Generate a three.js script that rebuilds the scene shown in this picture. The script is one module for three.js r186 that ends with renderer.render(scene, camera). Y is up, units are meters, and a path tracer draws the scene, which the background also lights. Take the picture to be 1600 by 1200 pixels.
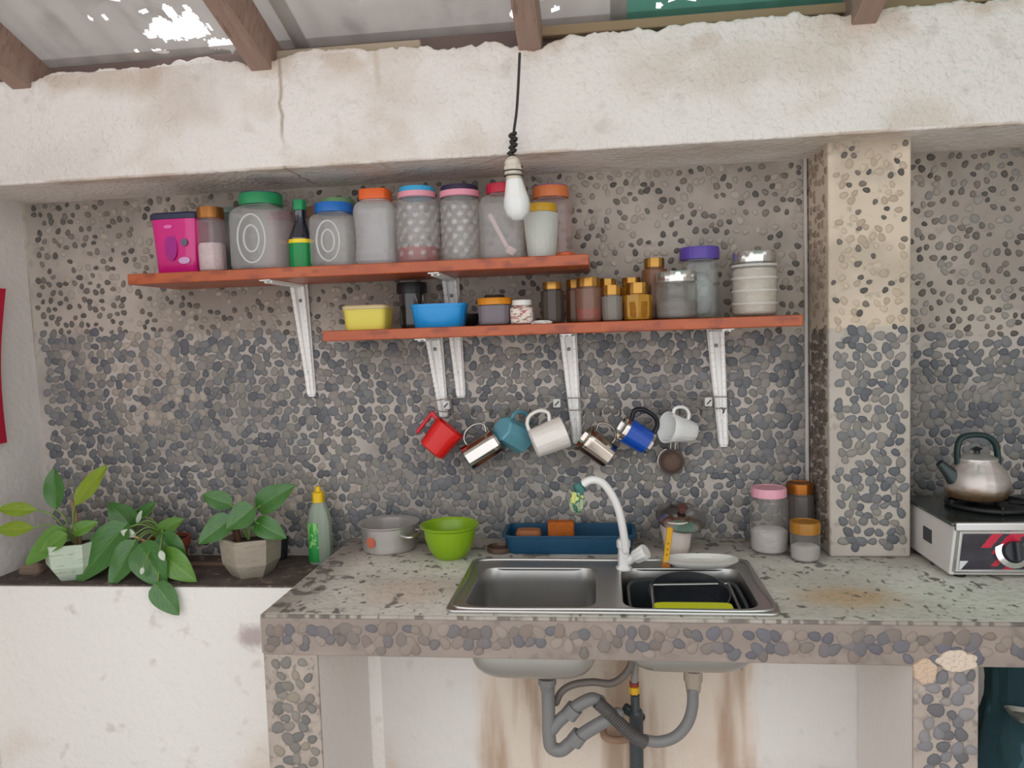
import * as THREE from 'three';
import { RoundedBoxGeometry } from 'three/addons/geometries/RoundedBoxGeometry.js';
import { mergeGeometries, toCreasedNormals } from 'three/addons/utils/BufferGeometryUtils.js';

// ---------------------------------------------------------------- camera, sky, exposure
const scene = new THREE.Scene();
const FOCAL = 1194, EYE = new THREE.Vector3(0, 1.4214, 2.0887);
const camera = new THREE.PerspectiveCamera(2 * Math.atan(600 / FOCAL) * 180 / Math.PI, 4 / 3, 0.05, 100);
camera.rotation.order = 'YXZ';
camera.position.copy(EYE);
camera.rotation.set(-0.0665, 0.1183, -0.0329);
camera.updateMatrixWorld(true);
scene.add(camera);
const renderer = new THREE.WebGLRenderer();
renderer.toneMapping = THREE.LinearToneMapping;
renderer.toneMappingExposure = 1.38;
renderer.shadowMap.enabled = true;
{ // plain overcast sky, brighter towards the zenith
  const w = 64, h = 32, d = new Float32Array(w * h * 4);
  for (let j = 0; j < h; j++) for (let i = 0; i < w; i++) {
    const e = Math.max(0, Math.sin(((j + 0.5) / h - 0.5) * Math.PI)), k = (1.15 + 0.35 * e), o = (j * w + i) * 4;
    d[o] = 0.985 * k; d[o + 1] = 0.99 * k; d[o + 2] = 1.015 * k; d[o + 3] = 1;
  }
  const t = new THREE.DataTexture(d, w, h, THREE.RGBAFormat, THREE.FloatType);
  t.mapping = THREE.EquirectangularReflectionMapping; t.magFilter = THREE.LinearFilter; t.needsUpdate = true;
  scene.background = t; scene.environment = t;
}

// ---------------------------------------------------------------- helpers
function rngOf(seed) { let a = seed >>> 0; return () => { a = (a + 0x6d2b79f5) | 0; let t = Math.imul(a ^ (a >>> 15), 1 | a); t = (t + Math.imul(t ^ (t >>> 7), 61 | t)) ^ t; return ((t ^ (t >>> 14)) >>> 0) / 4294967296; }; }
const V = (x, y, z) => new THREE.Vector3(x, y, z);
// measured points of the photograph carried to the real plane they stand on
function sight(px, py) { return V((px - 800) / FOCAL, -(py - 600) / FOCAL, -1).applyQuaternion(camera.quaternion); }
function onPlane(px, py, axis, v) { const d = sight(px, py); return EYE.clone().addScaledVector(d, (v - EYE[axis]) / d[axis]); }
const atZ = (px, py, z) => onPlane(px, py, 'z', z), atY = (px, py, y) => onPlane(px, py, 'y', y);
const perPx = (px, py, z) => atZ(px + 1, py, z).distanceTo(atZ(px, py, z));

const used = {};
function numbered(n) { used[n] = (used[n] ?? -1) + 1; return used[n] ? n + '_' + String(used[n]).padStart(3, '0') : n; }
function mesh(name, geo, material, parent) {
  const m = new THREE.Mesh(geo, material); m.castShadow = m.receiveShadow = true;
  m.name = parent ? name : numbered(name);
  (parent ?? scene).add(m); return m;
}
function thing(name, label, category, pos = [0, 0, 0], group) {
  const o = new THREE.Group(); o.name = numbered(name); scene.add(o);
  if (pos.isVector3) o.position.copy(pos); else o.position.set(...pos);
  o.userData = { label, category }; if (group) o.userData.group = group;
  return o;
}
function tag(o, label, category, group) { o.userData = { ...o.userData, label, category }; if (group) o.userData.group = group; return o; }
function structure(o, label, category) { o.userData.kind = 'structure'; if (label) o.userData.label = label; if (category) o.userData.category = category; return o; }

const cache = new Map();
function mat(color, rough = 0.6, o = {}) {
  const key = JSON.stringify([color, rough, o], (k, v) => (v?.isTexture ? v.uuid : v));
  if (!cache.has(key)) cache.set(key, new THREE.MeshPhysicalMaterial({ color, roughness: rough, side: THREE.DoubleSide, ...o }));
  return cache.get(key);
}
const clear = (color = '#f2f2f0', rough = 0.18, t = 0.85) => mat(color, rough, { transmission: t, thickness: 0, ior: 1.45 });
const steel = (color = '#c9c7c4', rough = 0.28) => mat(color, rough, { metalness: 1 });

// value noise, periodic
function noise2(seed, period) {
  const r = rngOf(seed), n = period, a = Float32Array.from({ length: n * n }, () => r());
  return (x, y) => { const xi = Math.floor(x), yi = Math.floor(y), f = x - xi, g = y - yi, u = f * f * (3 - 2 * f), v = g * g * (3 - 2 * g), p = (i, j) => a[(((j % n) + n) % n) * n + (((i % n) + n) % n)];
    return (p(xi, yi) * (1 - u) + p(xi + 1, yi) * u) * (1 - v) + (p(xi, yi + 1) * (1 - u) + p(xi + 1, yi + 1) * u) * v; };
}
const nz = [1, 2, 3, 4].map((s) => noise2(s * 77, 64));
const fbm = (x, y, k = 0) => { let s = 0, a = 0.5; for (let i = 0; i < 4; i++) { s += a * nz[(i + k) % 4](x, y); const t = x * 1.62 - y * 1.22 + 3.1; y = x * 1.22 + y * 1.62 + 7.7; x = t; a *= 0.5; } return s / 0.9375; };
const mix = (a, b, t) => a.map((v, i) => v + (b[i] - v) * t), sat = (t) => Math.min(1, Math.max(0, t)), ss = (a, b, t) => { t = sat((t - a) / (b - a)); return t * t * (3 - 2 * t); };
const hex = (h) => [1, 3, 5].map((i) => parseInt(h.slice(i, i + 2), 16));
function paint(w, h, fn, srgb = true) {
  const d = new Uint8Array(w * h * 4);
  for (let j = 0; j < h; j++) for (let i = 0; i < w; i++) { const c = fn((i + 0.5) / w, (j + 0.5) / h), o = (j * w + i) * 4; d[o] = c[0]; d[o + 1] = c[1] ?? c[0]; d[o + 2] = c[2] ?? c[0]; d[o + 3] = 255; }
  const t = new THREE.DataTexture(d, w, h); t.wrapS = t.wrapT = THREE.RepeatWrapping; t.magFilter = THREE.LinearFilter; t.minFilter = THREE.LinearMipmapLinearFilter; t.generateMipmaps = true;
  if (srgb) t.colorSpace = THREE.SRGBColorSpace; t.needsUpdate = true; return t;
}
const roughBump = paint(512, 512, (u, v) => { let a = 0, k = 0.5, q = 64; for (let i = 0; i < 3; i++) { a += k * nz[i](u * q, v * q); k *= 0.6; q *= 2; } return [a * 255 / 0.98]; }, false);
// planar uv: u along axis a from a0 to a1, v along axis b
function planar(geo, a, a0, a1, b, b0, b1) {
  const p = geo.attributes.position, uv = new Float32Array(p.count * 2), I = { x: 0, y: 1, z: 2 };
  for (let i = 0; i < p.count; i++) { uv[2 * i] = (p.getComponent(i, I[a]) - a0) / (a1 - a0); uv[2 * i + 1] = (p.getComponent(i, I[b]) - b0) / (b1 - b0); }
  geo.setAttribute('uv', new THREE.BufferAttribute(uv, 2)); return geo;
}
// uv in metres by the dominant direction of each face
function metric(geo, s = 1) {
  const g = geo.index ? geo.toNonIndexed() : geo, p = g.attributes.position, n = g.attributes.normal, uv = new Float32Array(p.count * 2);
  for (let i = 0; i < p.count; i++) { const x = Math.abs(n.getX(i)), y = Math.abs(n.getY(i)), z = Math.abs(n.getZ(i));
    const [a, b] = x > y && x > z ? [p.getZ(i), p.getY(i)] : y > z ? [p.getX(i), p.getZ(i)] : [p.getX(i), p.getY(i)]; uv[2 * i] = a * s; uv[2 * i + 1] = b * s; }
  g.setAttribute('uv', new THREE.BufferAttribute(uv, 2)); return g;
}
const strip = (g) => { g = g.index ? g.toNonIndexed() : g.clone(); for (const k of Object.keys(g.attributes)) if (!['position', 'normal', 'uv'].includes(k)) g.deleteAttribute(k); return g; };
const join = (...gs) => mergeGeometries(gs.flat().map(strip));
function box(x0, x1, y0, y1, z0, z1, r = 0.004) {
  const w = x1 - x0, h = y1 - y0, d = z1 - z0, g = r ? new RoundedBoxGeometry(w, h, d, 2, Math.min(r, w / 2.1, h / 2.1, d / 2.1)) : new THREE.BoxGeometry(w, h, d);
  return g.translate((x0 + x1) / 2, (y0 + y1) / 2, (z0 + z1) / 2);
}
// a body swept round the y axis: profile [[radius, y], ...]; n = superellipse exponent, sides = polygon
function loft(profile, { seg = 36, n = 2, ax = 1, az = 1, sides = 0, turn = 0, disp, crease = 0.7, arc = [0, Math.PI * 2] } = {}) {
  const pos = [], uv = [], idx = [], y0 = profile[0][1], y1 = profile[profile.length - 1][1];
  profile.forEach(([r, y], j) => { for (let i = 0; i <= seg; i++) {
    const t = arc[0] + (i / seg) * (arc[1] - arc[0]); let k = 1; const c = Math.cos(t), s = Math.sin(t);
    if (sides) { const w = Math.PI / sides, q = ((t % (2 * w)) + 2 * w) % (2 * w) - w; k = Math.cos(w) / Math.cos(q); }
    else if (n !== 2) k = 1 / Math.pow(Math.pow(Math.abs(c), n) + Math.pow(Math.abs(s), n), 1 / n);
    if (disp) k *= 1 + disp(t, y, j);
    const x = r * k * c * ax, z = r * k * s * az, ct = Math.cos(turn), st = Math.sin(turn);
    pos.push(x * ct + z * st, y, -x * st + z * ct); uv.push(i / seg, (y - y0) / ((y1 - y0) || 1)); } });
  for (let j = 0; j < profile.length - 1; j++) for (let i = 0; i < seg; i++) { const a = j * (seg + 1) + i, b = a + seg + 1; idx.push(a, b, a + 1, a + 1, b, b + 1); }
  const g = new THREE.BufferGeometry(); g.setAttribute('position', new THREE.Float32BufferAttribute(pos, 3)); g.setAttribute('uv', new THREE.Float32BufferAttribute(uv, 2)); g.setIndex(idx);
  return toCreasedNormals(g, crease);
}
function tube(points, r, { seg = 40, rad = 10, closed = false, caps = true, flat } = {}) {
  const curve = new THREE.CatmullRomCurve3(points.map((p) => (p.isVector3 ? p : V(...p))), closed, 'centripetal');
  const t = new THREE.TubeGeometry(curve, seg, r, rad, closed);
  if (!caps || closed) return t;
  return join(t, new THREE.SphereGeometry(r, rad, 6).translate(...curve.getPoint(0)), new THREE.SphereGeometry(r, rad, 6).translate(...curve.getPoint(1)));
}
function bar(a, b, w, d, r = 0.002) { // box bar from a to b
  const A = a.isVector3 ? a : V(...a), B = b.isVector3 ? b : V(...b), g = new RoundedBoxGeometry(w, A.distanceTo(B), d, 2, Math.min(r, w / 2.2, d / 2.2));
  g.applyQuaternion(new THREE.Quaternion().setFromUnitVectors(V(0, 1, 0), B.clone().sub(A).normalize())); return g.translate(...A.clone().add(B).multiplyScalar(0.5));
}

// ---------------------------------------------------------------- dimensions (metres)
const WL = -1.668, WR = 2.0, SOFFIT = 1.8506, BEAM_Z = 0.252, BEAM_T = 2.105, ZONE = 1.425;
const TOP = 0.85, FRONT = 0.591, CL = -0.7235, LEDGE = 0.797, LEDGE_Z = 0.265;
const S1 = 1.6035, S1Z = 0.25, S2 = 1.4425, S2Z = 0.2;

// ---------------------------------------------------------------- pebbles set in mortar
const domes = [11, 23, 37, 51].map((seed) => {
  const r = rngOf(seed), ph = r() * 6, q = r() * 6, S = 10, pos = [], idx = [];
  const ring = [[1.04, -0.35], [1, 0.25], [0.8, 0.74], [0.42, 0.97]];
  for (const [k, y] of ring) for (let i = 0; i < S; i++) { const t = (i / S) * 6.28318, o = k * (1 + 0.1 * Math.sin(2 * t + ph) + 0.07 * Math.sin(3 * t + q)); pos.push(o * Math.cos(t), o * Math.sin(t), y); }
  pos.push(0, 0, 1);
  for (let j = 0; j < 3; j++) for (let i = 0; i < S; i++) { const a = j * S + i, b = j * S + (i + 1) % S; idx.push(a, b, a + S, b, b + S, a + S); }
  for (let i = 0; i < S; i++) idx.push(3 * S + i, 3 * S + (i + 1) % S, 4 * S);
  const g = new THREE.BufferGeometry(); g.setAttribute('position', new THREE.Float32BufferAttribute(pos, 3)); g.setIndex(idx); g.computeVertexNormals(); return g;
});
// origin + eu * u + ev * v, out along en
function pebbles(parent, o) {
  const r = rngOf(o.seed), list = [], s = o.spacing;
  let row = 0;
  for (let v = o.v0 + s * 0.45; v < o.v1 - s * 0.35; v += s * 0.87, row++) for (let u = o.u0 + s * (row % 2 ? 0.95 : 0.45); u < o.u1 - s * 0.35; u += s) {
    const uu = u + (r() - 0.5) * s * 0.5, vv = v + (r() - 0.5) * s * 0.5, keep = r(), k = o.look(uu, vv, r);
    if (!k || keep > (k.density ?? 1)) continue;
    const R = s * 0.5 * k.size * (0.78 + 0.4 * r()), a = 0.74 + 0.26 * r(), turn = r() * 3.1416;
    if (uu - R < o.u0 || uu + R > o.u1 || vv - R < o.v0 || vv + R > o.v1) continue;
    list.push({ u: uu, v: vv, R, a, turn, h: k.h ?? 0.0045, color: k.color, g: Math.floor(r() * 4) });
  }
  list.sort((p, q) => q.R - p.R);
  const base = new THREE.Matrix4().makeBasis(o.eu, o.ev, o.en).setPosition(o.origin);
  const place = (p) => base.clone().multiply(new THREE.Matrix4().makeTranslation(p.u, p.v, 0)).multiply(new THREE.Matrix4().makeRotationZ(p.turn)).multiply(new THREE.Matrix4().makeScale(p.R, p.R * p.a, p.h));
  const one = o.parts ?? 300;
  for (const p of list.slice(0, one)) { const m = mesh('pebble', domes[p.g], mat(p.color, 0.75), parent); place(p).decompose(m.position, m.quaternion, m.scale); }
  const rest = list.slice(one); if (!rest.length) return;
  const pos = [], col = [], idx = [], nor = [], v = V(), c = new THREE.Color(), nm = new THREE.Matrix3();
  for (const p of rest) { const M = place(p), g = domes[p.g], P = g.attributes.position, N = g.attributes.normal, at = pos.length / 3; c.set(p.color); nm.getNormalMatrix(M);
    for (let i = 0; i < P.count; i++) { v.fromBufferAttribute(P, i).applyMatrix4(M); pos.push(v.x, v.y, v.z); v.fromBufferAttribute(N, i).applyMatrix3(nm).normalize(); nor.push(v.x, v.y, v.z); col.push(c.r, c.g, c.b); }
    for (const i of g.index.array) idx.push(at + i); }
  const g = new THREE.BufferGeometry(); g.setAttribute('position', new THREE.Float32BufferAttribute(pos, 3)); g.setAttribute('normal', new THREE.Float32BufferAttribute(nor, 3)); g.setAttribute('color', new THREE.Float32BufferAttribute(col, 3)); g.setIndex(idx);
  const m = mesh('pebbles', g, mat('#ffffff', 0.75, { vertexColors: true }), parent); m.userData.kind = 'stuff';
}
const pick = (r, list) => list[Math.floor(r() * list.length)];
const GREYS = ['#757679', '#7f7f80', '#6e7073', '#88857f', '#64666b', '#908b85', '#7a7978', '#85817d'];
const PALES = ['#a89f95', '#a1988d', '#ada398', '#989086', '#b1a79c'];
const DARKS = ['#736c66', '#80776f', '#6a655f', '#5d5955'];
function wallLook(u, v, r, upper) {
  const edge = ZONE + (u + 0.4) * -0.035 + 0.012 * (fbm(u * 9, 3) - 0.5);
  if (v < edge) { const b = fbm(u * 4 + 9, v * 4, 2); return { size: 1.06, density: 0.98, color: b > 0.66 && r() < 0.5 ? pick(r, PALES) : pick(r, GREYS), h: 0.005 }; }
  const dark = sat(0.42 + 0.9 * (fbm(u * 3 + 3, v * 4) - 0.5) + 0.5 * ss(-1.2, -1.62, u));
  return r() < dark ? { size: 0.66, density: 0.92, color: pick(r, DARKS), h: 0.0045 } : { size: 0.8, density: 0.6, color: pick(r, upper), h: 0.004 };
}

// ---------------------------------------------------------------- the shell
const plasterWhite = (seed, base, stain) => paint(1024, 512, (u, v) => {
  const X = u * 3.67, Y = v * 0.26, a = fbm(X * 5 + seed, Y * 6, seed % 4), b = fbm(X * 22, Y * 22 + seed, 1), c = fbm(X * 3 + seed * 3, Y * 4, 2);
  return stain(mix(mix(base, [212, 198, 184], 0.6 * ss(0.5, 0.8, a)), [150, 140, 130], 0.16 * ss(0.62, 0.9, b) + 0.1 * ss(0.5, 0.8, c)), u, v);
});
{ // back wall
  const X0 = WL, X1 = WR, map = paint(1536, 512, (u, v) => {
    const x = X0 + u * (X1 - X0), y = 0.75 + v * 1.15, edge = ZONE + (x + 0.4) * -0.035 + 0.014 * (fbm(x * 9, 3) - 0.5);
    const up = mix([188, 178, 167], [158, 149, 140], ss(0.35, 0.75, fbm(x * 5, y * 5))), low = mix([190, 182, 174], [160, 153, 147], ss(0.35, 0.7, fbm(x * 5, y * 5, 2)));
    return mix(mix(low, up, ss(edge - 0.015, edge + 0.015, y)), [140, 132, 125], 0.4 * ss(0.55, 0.85, fbm(x * 45, y * 45, 1)));
  });
  const g = planar(new THREE.BoxGeometry(X1 - X0 + 0.3, 2.25, 0.15).translate((X0 + X1) / 2, 1.125, -0.075), 'x', X0, X1, 'y', 0.75, 1.9);
  const w = structure(mesh('wall_back', g, mat('#ffffff', 0.9, { map })), 'back wall of grey pebbles set in mortar behind shelves', 'wall');
  pebbles(w, { seed: 5, origin: V(0, 0, 0), eu: V(1, 0, 0), ev: V(0, 1, 0), en: V(0, 0, 1), u0: WL + 0.01, u1: 1.95, v0: 0.8, v1: SOFFIT, spacing: 0.026, parts: 300,
    look: (u, v, r) => ((u > 0.548 && u < 0.725) || (v < TOP && u > CL) ? null : wallLook(u, v, r, u > 0.7 ? ['#96918a', '#a09a91', '#8d8983'] : PALES)) });
}
const bumpFor = (w, h, k, size = 0.9) => { const t = roughBump.clone(); t.repeat.set(w / size, h / size); t.needsUpdate = true; return { bumpMap: t, bumpScale: k }; };
const bump = { bumpMap: roughBump, bumpScale: 0.004 };
{ // wall on the plant side, a little out of plumb
  const g = new THREE.BoxGeometry(0.15, 2.1, 1.6, 1, 8, 1).translate(WL - 0.075, 1.05, 0.8), p = g.attributes.position;
  for (let i = 0; i < p.count; i++) p.setX(i, p.getX(i) + (1.3 - p.getY(i)) * 0.022);
  g.computeVertexNormals();
  structure(mesh('wall_left', metric(g, 1), mat('#e6e1dc', 0.85, { bumpMap: roughBump, bumpScale: 0.002 })), 'smooth white plastered side wall beside the potted plants', 'wall');
  structure(mesh('wall_right', metric(new THREE.BoxGeometry(0.15, 2.4, 2.6).translate(WR + 0.075, 1.2, 1.3), 1), mat('#c9c4bc', 0.85)), 'plastered side wall beyond the stove', 'wall');
  structure(mesh('floor', metric(new THREE.BoxGeometry(9, 0.1, 9).translate(0, -0.05, 3.8), 1), mat('#cdc9c4', 0.9)), 'pale cement floor in front of the counter', 'floor');
}
{ // low thick wall: plant ledge and back of the space under the counter
  const map = paint(2048, 512, (u, v) => {
    const x = WL + u * (WR - WL), y = v * LEDGE;
    let c = mix([241, 237, 232], [222, 207, 191], 0.9 * ss(0.56, 0.8, fbm(x * 2.3 + 5, y * 3, 1)) * ss(0.72, 0.4, y));
    c = mix(c, [190, 182, 172], 0.35 * ss(0.68, 0.85, fbm(x * 22, y * 22, 2)));
    if (x < CL + 0.2) c = mix(c, [176, 160, 158], 0.8 * ss(0.05, 0.015, Math.hypot((x + 0.905) * 0.9, (y - 0.665) * 1.1) + 0.03 * (fbm(x * 50, y * 50) - 0.5)));
    // leak stains below the sink
    const w = ss(-0.35, -0.3, x + 0.05 * (fbm(y * 6, 1) - 0.5)) * ss(0.37, 0.32, x + 0.05 * (fbm(y * 6, 7) - 0.5));
    const st = fbm(x * 22, y * 3, 3);
    c = mix(c, mix([212, 196, 178], [164, 134, 110], ss(0.45, 0.8, st)), 0.8 * w);
    if (w > 0.5) c = mix(c, [166, 122, 98], 0.5 * ss(0.5, 0.8, fbm(x * 5 + 2, y * 5, 1)) * ss(0.5, 0.3, y));
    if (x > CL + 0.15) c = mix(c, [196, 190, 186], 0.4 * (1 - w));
    if (x > CL + 0.15 && x < 0.57) c = mix(c, [205, 176, 150], 0.6 * ss(0.6, 0.8, fbm(x * 7 + 3, y * 6 + 2)) * ss(0.45, 0.25, y));
    return c;
  });
  const g = planar(box(WL - 0.02, WR, 0, LEDGE, 0, LEDGE_Z, 0.008), 'x', WL, WR, 'y', 0, LEDGE);
  const w = structure(mesh('wall_lower', g, mat('#ffffff', 0.85, { map, ...bumpFor(3.67, 0.8, 0.003) })), 'low white plastered wall with a ledge for the plants', 'wall');
  const cap = planar(box(WL, CL + 0.05, LEDGE - 0.002, LEDGE + 0.003, 0.002, LEDGE_Z + 0.003, 0.002), 'x', WL, CL, 'z', 0, LEDGE_Z);
  const dirt = paint(512, 128, (u, v) => mix(mix([70, 60, 56], [110, 98, 90], fbm(u * 30, v * 8)), [140, 122, 108], ss(0.6, 0.8, fbm(u * 50 + 3, v * 12, 1))));
  mesh('ledge_top', cap, mat('#ffffff', 0.95, { map: dirt }), w).userData.label = 'dark dirty cement top of the ledge';
}
{ // concrete beam with a ragged plaster top
  const s = new THREE.Shape(), xs = [], N = 520, a = WL - 0.03, b = WR;
  s.moveTo(a, SOFFIT); s.lineTo(b, SOFFIT);
  for (let i = N; i >= 0; i--) { const x = a + (b - a) * i / N, dip = 0.03 * Math.exp(-Math.pow((x + 0.15) / 0.07, 2)) + 0.012 * Math.exp(-Math.pow((x + 0.33) / 0.05, 2)) + 0.02 * Math.exp(-Math.pow((x + 0.815) / 0.05, 2)) + 0.025 * Math.exp(-Math.pow((x + 1.46) / 0.06, 2)) + 0.02 * Math.exp(-Math.pow((x - 0.6) / 0.05, 2));
    s.lineTo(x, BEAM_T + 0.006 - dip + 0.022 * (fbm(x * 6, 2) - 0.5) + 0.016 * (fbm(x * 40, 5, 1) - 0.5) + 0.008 * (fbm(x * 110, 8, 2) - 0.5)); }
  const map = plasterWhite(3, [236, 230, 224], (c, u, v) => {
    const x = WL + u * (WR - WL), y = SOFFIT + v * 0.26;
    c = mix(c, [186, 162, 140], 0.45 * ss(0.5, 0.75, fbm(x * 8, y * 9 + 4)) * ss(2.02, 2.09, y));
    const cr = Math.abs(x + 0.765 + 0.012 * (fbm(y * 30, 2) - 0.5)); c = mix(c, [150, 132, 112], 0.65 * ss(0.006, 0.001, cr) * ss(1.88, 1.96, y));
    const cr2 = Math.abs(x + 0.52 + 0.01 * (fbm(y * 30, 6) - 0.5)); return mix(c, [190, 172, 150], 0.4 * ss(0.012, 0.002, cr2) * ss(2.0, 2.05, y));
  });
  const g = new THREE.ExtrudeGeometry(s, { depth: BEAM_Z, bevelEnabled: true, bevelSize: 0.006, bevelThickness: 0.006, bevelSegments: 3, curveSegments: 1 }).translate(0, 0, -0.006);
  planar(g, 'x', WL, WR, 'y', SOFFIT, SOFFIT + 0.26);
  { const N = g.attributes.normal, P = g.attributes.position, U = g.attributes.uv; for (let i = 0; i < P.count; i++) if (Math.abs(N.getY(i)) > 0.7) U.setY(i, (BEAM_Z - P.getZ(i)) / -0.26); }
  structure(mesh('beam', g, mat('#ffffff', 0.9, { map, ...bumpFor(3.67, 0.26, 0.006, 0.7) })), 'white plastered concrete beam with a ragged top edge', 'beam');
}
{ // pillar
  const map = paint(256, 1024, (u, v) => { const x = u * 0.19, y = TOP + v, e = 1.408; const up = mix([216, 200, 180], [192, 178, 160], ss(0.4, 0.75, fbm(x * 9, y * 9))), low = mix([204, 195, 183], [172, 164, 155], fbm(x * 9, y * 9, 2));
    return mix(mix(low, up, ss(e - 0.003, e + 0.003, y)), [116, 106, 96], 0.3 * ss(0.6, 0.85, fbm(x * 60, y * 60, 1))); });
  const p = structure(mesh('pillar', planar(box(0.5406, 0.7282, TOP, SOFFIT + 0.002, 0, 0.179, 0.006), 'x', 0.5406, 0.7306, 'y', TOP, TOP + 1), mat('#ffffff', 0.9, { map })), 'square pebble-faced pillar standing on the counter', 'pillar');
  pebbles(p, { seed: 21, origin: V(0, 0, 0.179), eu: V(1, 0, 0), ev: V(0, 1, 0), en: V(0, 0, 1), u0: 0.545, u1: 0.725, v0: 0.86, v1: SOFFIT - 0.01, spacing: 0.0245, parts: 300,
    look: (u, v, r) => (v < 1.405 ? { size: 1.0, color: pick(r, GREYS), h: 0.005 } : r() < 0.2 ? { size: 0.62, color: pick(r, DARKS), h: 0.005 } : { size: 0.8, density: 0.7, color: pick(r, ['#c8b8a3', '#bfae9a', '#b6a592']), h: 0.0035 }) });
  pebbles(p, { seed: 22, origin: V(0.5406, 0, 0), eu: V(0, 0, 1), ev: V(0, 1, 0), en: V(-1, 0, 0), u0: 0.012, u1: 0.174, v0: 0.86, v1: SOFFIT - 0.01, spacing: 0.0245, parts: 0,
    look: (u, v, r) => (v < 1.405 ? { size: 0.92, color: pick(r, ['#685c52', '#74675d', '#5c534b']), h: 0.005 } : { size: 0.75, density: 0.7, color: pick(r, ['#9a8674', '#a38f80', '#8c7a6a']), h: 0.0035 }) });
  structure(mesh('trim_1', box(0.528, 0.5365, TOP, SOFFIT, 0.002, 0.014, 0.003), mat('#cdc6c0', 0.6)), 'thin pale strip down the corner beside the pillar', 'trim');
}
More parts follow.
